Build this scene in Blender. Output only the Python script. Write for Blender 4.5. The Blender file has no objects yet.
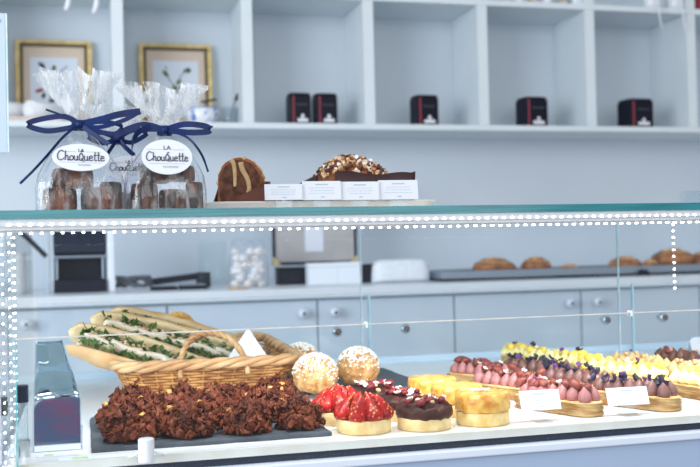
import bpy, bmesh, math, random
from mathutils import Vector, Matrix, noise
PI = math.pi
sc = bpy.context.scene
COL = sc.collection

# ------------------------------------------------------------------ camera
FPX = 1004.0
vx = Vector((3800.0, 233.5 - 163, -FPX)).normalized()
vy = Vector((-265.0, 233.5 - 255, -FPX))
vy = (vy - vy.dot(vx) * vx).normalized()
vz = vx.cross(vy)
ROT = Matrix((vx, vy, vz))            # world = ROT @ camera
CAM = Vector((0, 0, 1.25))
cd = bpy.data.cameras.new('camera')
cd.sensor_width = 36.0
cd.lens = FPX / 700 * 36
cd.clip_start = 0.01
cd.dof.use_dof = True
cd.dof.focus_distance = 1.36
cd.dof.aperture_fstop = 6.3
cam = bpy.data.objects.new('camera', cd)
m4 = ROT.to_4x4(); m4.translation = CAM
cam.matrix_world = m4
COL.objects.link(cam)
sc.camera = cam


def at(px, py, Y=None, Z=None):
    """the point of the place seen at a pixel, on the upright plane Y or the level plane Z"""
    d = ROT @ Vector((px - 350, 233.5 - py, -FPX))
    t = Y / d.y if Y is not None else (Z - CAM.z) / d.z
    return CAM + d * t


# ------------------------------------------------------------------ materials
def lin(c):
    return tuple(((v / 255) / 12.92 if v / 255 <= .04045 else ((v / 255 + .055) / 1.055) ** 2.4) for v in c) + (1,)


MATS = {}


def mat(name, c, rough=.5, c2=None, scale=40, bump=0, bscale=None, metal=0, spec=.5, trans=0, sss=0, ramp=(.35, .65), detail=4, stretch=None, coat=0):
    if name in MATS: return MATS[name]
    m = bpy.data.materials.new(name); m.use_nodes = True
    nt = m.node_tree; b = nt.nodes['Principled BSDF']
    b.inputs['Base Color'].default_value = lin(c)
    b.inputs['Roughness'].default_value = rough
    b.inputs['Metallic'].default_value = metal
    b.inputs['Specular IOR Level'].default_value = spec
    b.inputs['Coat Weight'].default_value = coat
    if trans: b.inputs['Transmission Weight'].default_value = trans
    if sss:
        b.inputs['Subsurface Weight'].default_value = sss
        b.inputs['Subsurface Radius'].default_value = (.006, .004, .002)
        b.inputs['Subsurface Scale'].default_value = 1
    tc = nt.nodes.new('ShaderNodeTexCoord')
    mp = nt.nodes.new('ShaderNodeMapping')
    nt.links.new(tc.outputs['Object'], mp.inputs['Vector'])
    if stretch: mp.inputs['Scale'].default_value = stretch
    n = nt.nodes.new('ShaderNodeTexNoise')
    n.inputs['Scale'].default_value = scale; n.inputs['Detail'].default_value = detail
    nt.links.new(mp.outputs[0], n.inputs['Vector'])
    if c2:
        r = nt.nodes.new('ShaderNodeValToRGB')
        r.color_ramp.elements[0].position = ramp[0]; r.color_ramp.elements[1].position = ramp[1]
        r.color_ramp.elements[0].color = lin(c); r.color_ramp.elements[1].color = lin(c2)
        nt.links.new(n.outputs['Fac'], r.inputs['Fac'])
        nt.links.new(r.outputs['Color'], b.inputs['Base Color'])
    if bump:
        n2 = nt.nodes.new('ShaderNodeTexNoise')
        n2.inputs['Scale'].default_value = bscale or scale; n2.inputs['Detail'].default_value = 5
        nt.links.new(mp.outputs[0], n2.inputs['Vector'])
        bp = nt.nodes.new('ShaderNodeBump')
        bp.inputs['Strength'].default_value = min(1, bump); bp.inputs['Distance'].default_value = .002
        nt.links.new(n2.outputs['Fac'], bp.inputs['Height'])
        nt.links.new(bp.outputs['Normal'], b.inputs['Normal'])
    MATS[name] = m
    return m


def thin_glass(name, tint=(250, 253, 255), gloss=1.0, rough=.0, haze=0.0, hazec=(235, 242, 250), bump=0, bscale=60, stretch=None, ior=1.45, extra=0.0, streak=None):
    m = bpy.data.materials.new(name); m.use_nodes = True
    nt = m.node_tree; nt.nodes.clear()
    out = nt.nodes.new('ShaderNodeOutputMaterial')
    tr = nt.nodes.new('ShaderNodeBsdfTransparent'); tr.inputs[0].default_value = lin(tint)
    gl = nt.nodes.new('ShaderNodeBsdfGlossy'); gl.inputs['Roughness'].default_value = rough
    fr = nt.nodes.new('ShaderNodeLayerWeight'); fr.inputs['Blend'].default_value = .5
    pw = nt.nodes.new('ShaderNodeMath'); pw.operation = 'POWER'; pw.inputs[1].default_value = 4.5
    nt.links.new(fr.outputs['Facing'], pw.inputs[0])
    ad = nt.nodes.new('ShaderNodeMath'); ad.operation = 'MULTIPLY_ADD'; ad.inputs[1].default_value = .94; ad.inputs[2].default_value = .045
    nt.links.new(pw.outputs[0], ad.inputs[0])
    mul = nt.nodes.new('ShaderNodeMath'); mul.operation = 'MULTIPLY_ADD'; mul.inputs[1].default_value = gloss; mul.inputs[2].default_value = extra
    mul.use_clamp = True
    nt.links.new(ad.outputs[0], mul.inputs[0])
    mx = nt.nodes.new('ShaderNodeMixShader')
    nt.links.new(mul.outputs[0], mx.inputs[0]); nt.links.new(tr.outputs[0], mx.inputs[1]); nt.links.new(gl.outputs[0], mx.inputs[2])
    last = mx
    if haze:
        df = nt.nodes.new('ShaderNodeBsdfTranslucent'); df.inputs[0].default_value = lin(hazec)
        d2 = nt.nodes.new('ShaderNodeBsdfDiffuse'); d2.inputs[0].default_value = lin(hazec)
        md = nt.nodes.new('ShaderNodeMixShader'); md.inputs[0].default_value = .5
        nt.links.new(df.outputs[0], md.inputs[1]); nt.links.new(d2.outputs[0], md.inputs[2])
        m2 = nt.nodes.new('ShaderNodeMixShader'); m2.inputs[0].default_value = haze
        nt.links.new(mx.outputs[0], m2.inputs[1]); nt.links.new(md.outputs[0], m2.inputs[2]); last = m2
        if streak:   # white highlight streaks of crumpled film, put into the haze between clear areas
            tc = nt.nodes.new('ShaderNodeTexCoord'); mp = nt.nodes.new('ShaderNodeMapping')
            if stretch: mp.inputs['Scale'].default_value = stretch
            nt.links.new(tc.outputs['Object'], mp.inputs[0])
            n = nt.nodes.new('ShaderNodeTexNoise'); n.inputs['Scale'].default_value = bscale; n.inputs['Detail'].default_value = 4
            n.inputs['Distortion'].default_value = .8
            nt.links.new(mp.outputs[0], n.inputs['Vector'])
            mr = nt.nodes.new('ShaderNodeMapRange'); mr.inputs['From Min'].default_value = streak[0]; mr.inputs['From Max'].default_value = streak[1]
            mr.inputs['To Min'].default_value = haze * .04; mr.inputs['To Max'].default_value = haze
            nt.links.new(n.outputs['Fac'], mr.inputs['Value']); nt.links.new(mr.outputs[0], m2.inputs[0])
    if bump:
        tc = nt.nodes.new('ShaderNodeTexCoord'); mp = nt.nodes.new('ShaderNodeMapping')
        if stretch: mp.inputs['Scale'].default_value = stretch
        nt.links.new(tc.outputs['Object'], mp.inputs[0])
        n = nt.nodes.new('ShaderNodeTexNoise'); n.inputs['Scale'].default_value = bscale; n.inputs['Detail'].default_value = 3
        nt.links.new(mp.outputs[0], n.inputs['Vector'])
        bp = nt.nodes.new('ShaderNodeBump'); bp.inputs['Strength'].default_value = bump; bp.inputs['Distance'].default_value = .01
        nt.links.new(n.outputs['Fac'], bp.inputs['Height'])
        nt.links.new(bp.outputs['Normal'], gl.inputs['Normal']); nt.links.new(bp.outputs['Normal'], fr.inputs['Normal'])
    nt.links.new(last.outputs[0], out.inputs[0])
    MATS[name] = m
    return m


def emit(name, c, s):
    m = bpy.data.materials.new(name); m.use_nodes = True
    b = m.node_tree.nodes['Principled BSDF']
    b.inputs['Base Color'].default_value = lin(c)
    b.inputs['Emission Color'].default_value = lin(c); b.inputs['Emission Strength'].default_value = s
    MATS[name] = m
    return m


WALL = mat('pale blue paint', (201, 211, 221), .7, (205, 215, 224), scale=3)
WOODW = mat('pale blue lacquer', (214, 224, 230), .45, (218, 227, 233), scale=5)
CABM = mat('blue grey lacquer', (210, 217, 225), .45, (216, 222, 229), scale=4)
COUNT = mat('white worktop', (224, 229, 235), .35, (229, 233, 238), scale=6)
FLOORM = mat('grey floor', (120, 120, 122), .5, (140, 138, 136), scale=8)
DECKM = mat('white enamel', (224, 226, 231), .25, (228, 229, 234), scale=6)
DECKE = mat('cream edge', (226, 220, 212), .35, (235, 232, 228), scale=25)
BLACKS = mat('navy seal', (28, 36, 56), .4)
TRIMW = mat('white trim', (216, 224, 240), .35)
PANEL = mat('blue panel', (160, 180, 208), .35, (165, 184, 211), scale=4)
CHROME = mat('brushed metal', (205, 210, 216), .28, metal=1, c2=(215, 219, 224), scale=60)
STEEL = mat('tray metal', (150, 160, 172), .4, metal=.8)
ALU = mat('white aluminium', (206, 211, 218), .4)
GLASS = thin_glass('clear glass', (252, 254, 254), gloss=.28)
TOPG = thin_glass('counter glass', (238, 250, 250), gloss=.9)
REARG = thin_glass('rear glass', (250, 253, 255), gloss=.35)
EDGE = mat('green glass edge', (16, 104, 116), .15, (54, 146, 154), scale=9, stretch=(1, 1, 60), ramp=(.3, .75))
EDGEP = mat('pale glass edge', (178, 220, 230), .2, (228, 242, 246), scale=30)
EDGEW = mat('polished glass edge', (236, 232, 226), .2, (214, 205, 196), scale=60)
ACRYL = thin_glass('acrylic', (246, 250, 252), gloss=1.0, haze=.04)
CARD = mat('white card', (226, 229, 238), .7, spec=.2)
INK = mat('grey ink', (184, 190, 204), .7)
INKD = mat('dark ink', (52, 56, 78), .6)
NAVY = mat('navy ribbon', (8, 28, 74), .35, (12, 40, 98), scale=50, spec=.2)
BAGM = thin_glass('cellophane', (250, 252, 255), gloss=1.1, rough=.1, haze=.62, hazec=(250, 252, 255), bump=.45, bscale=40, stretch=(1.6, 1.6, .5), extra=.01, streak=(.52, .8))
BAGTOP = thin_glass('cellophane ruffle', (250, 252, 255), gloss=1.2, rough=.12, haze=.9, hazec=(253, 254, 255), bump=.3, bscale=60, stretch=(2, 2, .3), extra=.03, streak=(.36, .66))
BAKE = mat('dark baked cake', (38, 16, 12), .3, (150, 80, 40), scale=34, bump=.4, bscale=160, stretch=(1, 1, .7), ramp=(.42, .8), spec=.3)
GOLD = mat('gilt wood', (192, 164, 100), .4, (224, 202, 146), scale=30, metal=.15)
GOLDD = mat('dark gilt', (92, 78, 50), .5)
MATB = mat('beige mount', (214, 196, 178), .8)
PAPER = mat('pale print paper', (214, 222, 234), .8)
TINM = mat('black tin', (11, 15, 32), .4, spec=.2)
REDS = mat('red stripe', (150, 52, 72), .5)
GREYT = mat('grey tin print', (70, 72, 84), .6)
KNOBM = mat('white porcelain', (226, 228, 236), .2)
WICK = mat('wicker', (146, 92, 44), .5, (204, 150, 88), scale=30, bump=.3, bscale=200)
WICKR = mat('pale cane', (182, 134, 90), .45, (216, 176, 130), scale=22, stretch=(1, 1, 1))
ROPE = mat('golden cane', (206, 150, 70), .5, (228, 178, 96), scale=60)
BREAD = mat('baguette crust', (236, 204, 156), .6, (204, 152, 98), scale=18, bump=.2, bscale=120, ramp=(.4, .75), detail=6)
CRUMB = mat('baguette crumb', (240, 222, 184), .8, (226, 200, 156), scale=70, bump=.5, bscale=200)
CHEESE = mat('white cheese', (244, 236, 222), .5, (232, 216, 196), scale=25)
LEAF = mat('green salad', (36, 66, 32), .5, (98, 132, 62), scale=45)
CHICK = mat('pale filling', (222, 196, 160), .6, (190, 150, 110), scale=80)
CHOC = mat('milk chocolate flakes', (60, 24, 16), .5, (134, 68, 44), scale=38, bump=.5, bscale=180, ramp=(.3, .75), spec=.2)
CHOCN = mat('golden flake', (196, 134, 66), .5, (228, 176, 104), scale=80)
SLATE = mat('slate', (52, 58, 68), .55, (76, 84, 94), scale=30, bump=.4, bscale=50)
CHOUX = mat('choux crust', (172, 108, 50), .75, (232, 190, 130), scale=90, bump=1, bscale=150, ramp=(.35, .7))
SUGAR = mat('pearl sugar', (250, 248, 246), .6, sss=.0)
CRUST = mat('tart crust', (226, 190, 128), .7, (244, 220, 164), scale=50, bump=.5, bscale=220)
GAN = mat('ganache', (50, 24, 22), .45, (82, 46, 40), scale=40, spec=.25, bump=.5, bscale=90)
APPLE = mat('caramel apple', (214, 136, 36), .35, (246, 200, 108), scale=75, bump=1, bscale=110, sss=.12, ramp=(.36, .62), coat=.2)
APPLEB = mat('apple sponge', (226, 182, 104), .6, (246, 220, 158), scale=60, bump=.5, bscale=150)
REDF = mat('dried red fruit', (96, 18, 30), .55, (146, 42, 48), scale=90, bump=.4)
ALMOND = mat('white flake', (240, 234, 228), .6)
PUFF = mat('puff pastry', (200, 136, 66), .55, (246, 214, 156), scale=34, stretch=(1, 1, 8), bump=.5, bscale=60, ramp=(.3, .7))
PINK = mat('pink cream', (166, 108, 108), .45, (186, 124, 124), scale=40, sss=.1)
PLUM = mat('cocoa cream', (116, 78, 76), .4, (140, 98, 92), scale=40)
LEMON = mat('lemon cream', (250, 232, 150), .4, (254, 244, 196), scale=26, sss=.15, ramp=(.4, .6))
CURD = mat('lemon curd', (248, 214, 92), .3, sss=.1)
TAN = mat('caramel cream', (222, 182, 116), .45, (236, 204, 150), scale=40)
UMBER = mat('brown cream', (92, 58, 46), .45, (120, 80, 60), scale=40)
PETD = mat('dark viola petal', (30, 26, 50), .55, (52, 40, 72), scale=80)
PETP = mat('purple petal', (86, 42, 104), .55, (112, 66, 130), scale=80)
PETY = mat('yellow petal', (240, 208, 60), .55)
GREEN = mat('herb', (72, 90, 48), .6)
PECAN = mat('red brown nut', (110, 46, 44), .45, (146, 72, 60), scale=90, bump=.5)
LOAF = mat('loaf crumb', (66, 38, 30), .85, (116, 70, 48), scale=110, bump=.7, bscale=240)
LOAFC = mat('loaf crust', (104, 58, 36), .7, (160, 98, 58), scale=80, bump=.7, bscale=140)
SWIRL = mat('pale swirl', (206, 178, 132), .8, (188, 156, 110), scale=120)
MOULD = mat('brown paper mould', (84, 44, 36), .6, (112, 62, 48), scale=40)
MOULDD = mat('dark paper mould', (50, 28, 30), .6, (62, 36, 36), scale=40)
NUT = mat('toasted nut', (196, 146, 96), .6, (230, 198, 156), scale=120)
NUTD = mat('dark nut', (92, 52, 38), .5)
TRAYW = mat('ivory tray', (240, 234, 230), .3, (246, 242, 240), scale=12)
BUN = mat('baked bun', (112, 64, 36), .5, (188, 126, 76), scale=24, bump=.4, bscale=90, ramp=(.35, .7))
RAIS = mat('raisin', (54, 32, 28), .5)
LINEN = mat('white cloth', (236, 238, 242), .9, (226, 230, 236), scale=60, bump=.6, bscale=220)
DARKP = mat('black plastic', (14, 20, 38), .4, spec=.2)
DARKP2 = mat('dark grey plastic', (30, 38, 56), .4, spec=.2)
CABLE = mat('black cable', (26, 30, 42), .5)
CABLEG = mat('grey cable', (96, 100, 108), .6)
WHITEP = mat('white plastic', (232, 236, 244), .35)
PORC = mat('white porcelain blue pattern', (232, 236, 244), .25, (96, 128, 188), scale=36, ramp=(.56, .64))
SPRIG = mat('dark sprig', (60, 66, 76), .7)
MER = mat('meringue', (244, 240, 238), .7, (232, 206, 182), scale=26, ramp=(.58, .72))
PINB = mat('grey beige board', (176, 172, 172), .8, (186, 182, 182), scale=20)
REDJ = mat('red jar', (140, 30, 44), .4)
JAR = mat('jar contents', (150, 126, 96), .6, (220, 216, 210), scale=20)
MIRR = mat('mirror acrylic', (186, 200, 216), .08, metal=1)
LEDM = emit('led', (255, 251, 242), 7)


def berry():
    m = mat('strawberry', (132, 5, 14), .36, (182, 26, 26), scale=70, coat=.05, spec=.3)
    nt = m.node_tree; b = nt.nodes['Principled BSDF']
    tc = nt.nodes.new('ShaderNodeTexCoord'); v = nt.nodes.new('ShaderNodeTexVoronoi')
    v.inputs['Scale'].default_value = 230
    nt.links.new(tc.outputs['Object'], v.inputs['Vector'])
    r = nt.nodes.new('ShaderNodeValToRGB'); r.color_ramp.elements[0].position = .2; r.color_ramp.elements[1].position = .3
    r.color_ramp.elements[0].color = (1, 1, 1, 1); r.color_ramp.elements[1].color = (0, 0, 0, 1)
    nt.links.new(v.outputs['Distance'], r.inputs['Fac'])
    mx = nt.nodes.new('ShaderNodeMix'); mx.data_type = 'RGBA'
    src = b.inputs['Base Color'].links[0].from_socket
    nt.links.new(r.outputs['Color'], mx.inputs['Factor'])
    nt.links.new(src, mx.inputs['A']); mx.inputs['B'].default_value = lin((232, 150, 80))
    nt.links.new(mx.outputs['Result'], b.inputs['Base Color'])
    return m


BERRY = berry()
BERRYC = mat('cut strawberry', (222, 70, 58), .3, (238, 132, 104), scale=60, coat=.4)


def screen_print():
    """purple and blue print on the box front"""
    m = mat('blue purple print', (16, 56, 112), .3, (112, 18, 92), scale=30, stretch=(.5, 1, 1.4), ramp=(.42, .6), spec=.2)
    return m


PRINT = screen_print()


# ------------------------------------------------------------------ mesh builder
class MB:
    def __init__(s): s.v = []; s.f = []; s.mi = []

    def add(s, vs, fs, mi=0):
        o = len(s.v); s.v += [tuple(v) for v in vs]
        for f in fs: s.f.append(tuple(i + o for i in f)); s.mi.append(mi)
        return s

    def box(s, c, d, mi=0, M=None):
        vs = [Vector((c[0] + d[0] / 2 * a, c[1] + d[1] / 2 * b, c[2] + d[2] / 2 * e)) for e in (-1, 1) for b in (-1, 1) for a in (-1, 1)]
        if M: vs = [M @ v for v in vs]
        return s.add(vs, [(0, 2, 3, 1), (4, 5, 7, 6), (0, 1, 5, 4), (2, 6, 7, 3), (0, 4, 6, 2), (1, 3, 7, 5)], mi)

    def bx(s, x0, x1, y0, y1, z0, z1, mi=0):
        return s.box(((x0 + x1) / 2, (y0 + y1) / 2, (z0 + z1) / 2), (x1 - x0, y1 - y0, z1 - z0), mi)

    def rings(s, rings, closed=True, cap=True, mi=0):
        n = len(rings[0]); vs = [p for r in rings for p in r]; fs = []
        for k in range(len(rings) - 1):
            for i in range(n if closed else n - 1):
                j = (i + 1) % n
                fs.append((k * n + i, k * n + j, (k + 1) * n + j, (k + 1) * n + i))
        if cap:
            fs.append(tuple(range(n - 1, -1, -1))); fs.append(tuple(range((len(rings) - 1) * n, len(rings) * n)))
        return s.add(vs, fs, mi)

    def lathe(s, prof, n=24, c=(0, 0, 0), mi=0, cap=True):
        return s.rings([[(c[0] + r * math.cos(2 * PI * i / n), c[1] + r * math.sin(2 * PI * i / n), c[2] + z) for i in range(n)] for r, z in prof], mi=mi, cap=cap)

    def prism(s, poly, z0, z1, mi=0):
        n = len(poly)
        return s.add([(x, y, z0) for x, y in poly] + [(x, y, z1) for x, y in poly],
                     [tuple(range(n - 1, -1, -1)), tuple(range(n, 2 * n))] + [(i, (i + 1) % n, n + (i + 1) % n, n + i) for i in range(n)], mi)

    def tube(s, path, r, n=8, closed=False, mi=0, flat=1.0):
        path = [Vector(p) for p in path]; L = len(path); rs = []
        up = None
        for i, p in enumerate(path):
            a = path[i - 1] if (i or closed) else path[0]; b = path[(i + 1) % L] if (i < L - 1 or closed) else path[-1]
            t = (b - a).normalized() if (b - a).length > 1e-9 else Vector((1, 0, 0))
            if up is None:
                up = Vector((0, 0, 1)) if abs(t.z) < .9 else Vector((0, 1, 0))
            u = (up - up.dot(t) * t)
            u = u.normalized() if u.length > 1e-6 else t.orthogonal().normalized()
            up = u; w = t.cross(u)
            rr = r(i / (L - 1)) if callable(r) else r
            rs.append([p + u * (math.cos(2 * PI * k / n) * rr) + w * (math.sin(2 * PI * k / n) * rr * flat) for k in range(n)])
        if closed: rs.append(rs[0]); return s.rings(rs, cap=False, mi=mi)
        return s.rings(rs, mi=mi)

    def grid(s, fn, nu, nv, mi=0):
        vs = [fn(i / nu, j / nv) for i in range(nu + 1) for j in range(nv + 1)]
        return s.add(vs, [(i * (nv + 1) + j, (i + 1) * (nv + 1) + j, (i + 1) * (nv + 1) + j + 1, i * (nv + 1) + j + 1) for i in range(nu) for j in range(nv)], mi)

    def ball(s, c, r, nu=12, nv=8, fn=None, mi=0, M=None):
        if not hasattr(r, '__len__'): r = (r, r, r)
        rs = []
        for j in range(nv + 1):
            ph = -PI / 2 + PI * j / nv
            ring = []
            for i in range(nu):
                th = 2 * PI * i / nu
                d = Vector((math.cos(ph) * math.cos(th), math.cos(ph) * math.sin(th), math.sin(ph)))
                k = fn(d) if fn else 1
                p = Vector((d.x * r[0] * k, d.y * r[1] * k, d.z * r[2] * k))
                if M: p = M @ p
                ring.append(p + Vector(c))
            rs.append(ring)
        return s.rings(rs, cap=False, mi=mi)

    def mesh(s, name, mats, smooth=False):
        me = bpy.data.meshes.new(name)
        me.from_pydata(s.v, [], s.f)
        for m in (mats if isinstance(mats, (list, tuple)) else [mats]): me.materials.append(m)
        for p, i in zip(me.polygons, s.mi): p.material_index = i
        bm = bmesh.new(); bm.from_mesh(me)
        bmesh.ops.remove_doubles(bm, verts=bm.verts, dist=1e-6)
        bmesh.ops.recalc_face_normals(bm, faces=bm.faces)
        bm.to_mesh(me); bm.free()
        if smooth:
            for p in me.polygons: p.use_smooth = True
        return me

    def build(s, name, mats, parent=None, smooth=False, bevel=0, solid=0, sub=0, loc=None):
        o = bpy.data.objects.new(name, s.mesh(name, mats, smooth)); COL.objects.link(o)
        if parent: o.parent = parent
        if loc: o.location = loc
        if solid:
            k = o.modifiers.new('solid', 'SOLIDIFY'); k.thickness = solid; k.offset = 0
        if bevel:
            k = o.modifiers.new('bevel', 'BEVEL'); k.width = bevel; k.segments = 2; k.limit_method = 'ANGLE'
        if sub:
            k = o.modifiers.new('sub', 'SUBSURF'); k.levels = sub; k.render_levels = sub
        return o


def tag(o, label, cat, group=None):
    o['label'] = label; o['category'] = cat
    if group: o['group'] = group
    return o


def thing(name, label, cat, loc=(0, 0, 0), rz=0, group=None, rot=None):
    o = bpy.data.objects.new(name, None); COL.objects.link(o)
    o.empty_display_size = .02
    o.location = loc; o.rotation_euler = rot if rot else (0, 0, rz)
    return tag(o, label, cat, group)


def struct(o): o['kind'] = 'structure'; return o


def inst(name, me, parent, loc=(0, 0, 0), rot=(0, 0, 0), scale=(1, 1, 1), mods=None):
    o = bpy.data.objects.new(name, me); COL.objects.link(o)
    o.parent = parent; o.location = loc; o.rotation_euler = rot
    o.scale = scale if hasattr(scale, '__len__') else (scale,) * 3
    if mods:
        k = o.modifiers.new('solid', 'SOLIDIFY'); k.thickness = mods; k.offset = 0
    return o


def dup(root, loc, rz, label):
    r = root.copy(); COL.objects.link(r); r.location = loc; r.rotation_euler = (0, 0, rz); r['label'] = label
    for ch in list(root.children):
        c = ch.copy(); COL.objects.link(c); c.parent = r
        for g in list(ch.children):
            d = g.copy(); COL.objects.link(d); d.parent = c
    return r


def smooth_path(pts, k=6, closed=False):
    pts = [Vector(p) for p in pts]; n = len(pts); out = []
    for i in range(n if closed else n - 1):
        p0 = pts[(i - 1) % n] if (closed or i) else pts[0]; p1 = pts[i]; p2 = pts[(i + 1) % n]
        p3 = pts[(i + 2) % n] if (closed or i + 2 < n) else pts[-1]
        for j in range(k):
            t = j / k
            out.append(.5 * ((2 * p1) + (p2 - p0) * t + (2 * p0 - 5 * p1 + 4 * p2 - p3) * t * t + (3 * p1 - p0 - 3 * p2 + p3) * t ** 3))
    if not closed: out.append(pts[-1])
    return out


def nz(v, s=1.0, o=0): return noise.noise(Vector(v) * s + Vector((o, o * 1.7, -o)))


# ------------------------------------------------------------------ room
WALLY = 4.11
struct(MB().bx(-4, 7, WALLY, WALLY + .12, 0, 3.2).build('wall_back', WALL))
struct(MB().bx(-4, 7, -4, WALLY + .12, -.1, 0).build('floor', FLOORM))

# wall shelving
SY = 3.8; SZ = 1.742; SB = 1.719; CZ = 2.231
sh = thing('wall_shelf', 'pale blue built-in shelving with square open bays along the back wall', 'shelf', (0, SY, SB))
SW = WALLY - SY
MB().bx(-.9, 3.4, 0, SW, 0, SZ - SB).build('bottom_board', WOODW, sh, bevel=.002)
MB().bx(-.9, 3.4, 0, SW, CZ - SB, CZ - SB + .024).build('upper_board', WOODW, sh, bevel=.002)
for k in range(-2, 7):
    xr = .152 + .4838 * k
    if xr < -.9 or xr > 3.4: continue
    MB().bx(xr - .043, xr, .001, SW, SZ - SB, CZ - SB).build('divider', WOODW, sh, bevel=.0015)
    MB().bx(xr - .043, xr, .001, SW, CZ - SB + .024, CZ - SB + .5).build('divider', WOODW, sh, bevel=.0015)
MB().bx(-.9, 3.4, SW - .012, SW, SZ - SB, CZ - SB + .5).build('back_panel', WALL, sh)


def frame(px0, px1, pyt, label, motif, Y=4.06):
    a = at(px0, pyt, Y=Y); b = at(px1, pyt + 2, Y=Y); w = b.x - a.x; h = a.z - SZ; x = (a.x + b.x) / 2
    t = thing('picture_frame', label, 'picture frame', (x, Y, SZ), rot=(math.radians(-5), 0, 0), group=None)
    t.location.y = Y - .01
    bw = .025
    m = MB()
    for (x0, x1, z0, z1) in ((-w / 2, w / 2, 0, bw), (-w / 2, w / 2, h - bw, h), (-w / 2, -w / 2 + bw, bw, h - bw), (w / 2 - bw, w / 2, bw, h - bw)):
        m.bx(x0, x1, -.012, .008, z0, z1)
    m.build('gilt_frame', GOLD, t, bevel=.004)
    m = MB(); e = bw - .009
    for (x0, x1, z0, z1) in ((-w / 2 + e, w / 2 - e, e, bw + .002), (-w / 2 + e, w / 2 - e, h - bw - .002, h - e), (-w / 2 + e, -w / 2 + bw + .002, e, h - e), (w / 2 - bw - .002, w / 2 - e, e, h - e)):
        m.bx(x0, x1, -.0145, .004, z0, z1)
    m.build('inner_moulding', GOLDD, t)
    MB().bx(-w / 2 + bw, w / 2 - bw, -.004, .004, bw, h - bw).build('mount', MATB, t)
    mw = w * .315; z0 = h * .14; z1 = h * .80
    pr = MB().bx(-mw, mw, -.0055, -.003, z0, z1).build('print', PAPER, t)
    r = random.Random(motif)
    stem = smooth_path([(-.02, -.0065, z0 + .06), (0, -.0065, z0 + .12), (.02, -.0065, z0 + .17), (.05, -.0065, z0 + .2)], 5)
    MB().tube(stem, .0016, 5).tube(smooth_path([(0, -.0065, z0 + .12), (-.03, -.0065, z0 + .16), (-.04, -.0065, z0 + .21)], 5), .0015, 5).build('stem', SPRIG, pr)
    for k in range(7):
        cx, cz = r.uniform(-.05, .05), z0 + r.uniform(.07, .2)
        if motif == 1: cx, cz = [(-.045, z0 + .20), (-.035, z0 + .17), (-.055, z0 + .1), (-.04, z0 + .08), (.0, z0 + .19), (.02, z0 + .14), (-.01, z0 + .06)][k]
        ang = r.uniform(0, PI); a2 = .017 if k < 3 else .012; b2 = .008
        col = [SPRIG, LEAF, REDS][k % 3] if motif == 1 else LEAF
        poly = []
        for q in range(10):
            u, v = a2 * math.cos(2 * PI * q / 10), b2 * math.sin(2 * PI * q / 10)
            poly.append((cx + u * math.cos(ang) - v * math.sin(ang), cz + u * math.sin(ang) + v * math.cos(ang)))
        MB().add([(p[0], -.0062 - .0002 * k, p[1]) for p in poly] + [(p[0], -.0052, p[1]) for p in poly], [tuple(range(10)), tuple(range(19, 9, -1))] + [(i, (i + 1) % 10, 10 + (i + 1) % 10, 10 + i) for i in range(10)]).build('flower' if k < 3 else 'leaf', col, pr)
    return t


frame(15, 91, 38, 'gilt framed botanical print behind the left cellophane bag, at the left end of the shelf', 1)
frame(139, 211, 42, 'gilt framed green plant print above the bowl with blue pattern', 2)


def tin(px0, px1, label, Y=3.856):
    a = at(px0, 110, Y=Y); b = at(px1, 110, Y=Y); w = (b.x - a.x) * .84; h = .117
    t = thing('tea_tin', label, 'tin', ((a.x + b.x) / 2, Y, SZ), math.radians(2), group='black tea tins on the shelf')
    d = w * .9; c = .012
    MB().bx(-w / 2, w / 2, -d / 2, d / 2, 0, h - .006).build('canister', TINM, t, bevel=.003)
    MB().prism([(-w / 2 + c, -d / 2), (w / 2 - c, -d / 2), (w / 2, -d / 2 + c), (w / 2, d / 2 - c), (w / 2 - c, d / 2), (-w / 2 + c, d / 2), (-w / 2, d / 2 - c), (-w / 2, -d / 2 + c)], h - .006, h + .004).build('lid', TINM, t, bevel=.002)
    MB().bx(-w * .38, -w * .31, -d / 2 - .0008, -d / 2 + .001, .001, h - .008).build('stripe', REDS, t)
    lb = MB().bx(-w * .16, w * .33, -d / 2 - .001, -d / 2 + .001, .008, .021).build('label', CARD, t)
    m = MB()
    for k in range(6): m.bx(-w * .2 + k * w * .09, -w * .2 + k * w * .09 + w * .06, -d / 2 - .0008, -d / 2 + .001, h * .62, h * .62 + .006)
    m.build('faint_lettering', GREYT, t)
    MB().ball((w * .085, -d / 2 - .0002, .03), (.0075, .0015, .0085)).build('emblem', CARD, t, smooth=True)
    return t


tin(286, 311, 'black tea tin with red stripe, left one of the pair')
tin(312, 337, 'black tea tin with red stripe, right one of the pair')
tin(411, 437, 'black tea tin alone in the bay right of the pair')
tin(518, 545, 'black tea tin alone in the second bay from the right')
tin(621, 649, 'black tea tin alone in the bay farthest right')


def roll(px, py, ln, r, label, rz, z=SZ):
    p = at(px, py, Y=3.92)
    t = thing('cloth_roll', label, 'rolled cloth', (p.x, 3.92, z), rz, group='rolled cloths on the shelf')
    m = MB()
    sp = [(r * (.25 + .75 * k / 40) * math.cos(k * .42), r * (.25 + .75 * k / 40) * math.sin(k * .42)) for k in range(41)]
    m.rings([[(x, -ln / 2 + ln * q / 6, zz + r) for x, zz in sp] for q in range(7)], closed=False, cap=False)
    m.build('roll', LINEN, t, smooth=True, solid=.006)
    MB().lathe([(r * .93, -ln / 2 + .004), (r * .96, 0), (r * .93, ln / 2 - .004)], 18).build('core', LINEN, t, smooth=True).matrix_local = Matrix.Translation((0, 0, r)) @ Matrix.Rotation(PI / 2, 4, 'X')
    return t


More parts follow.
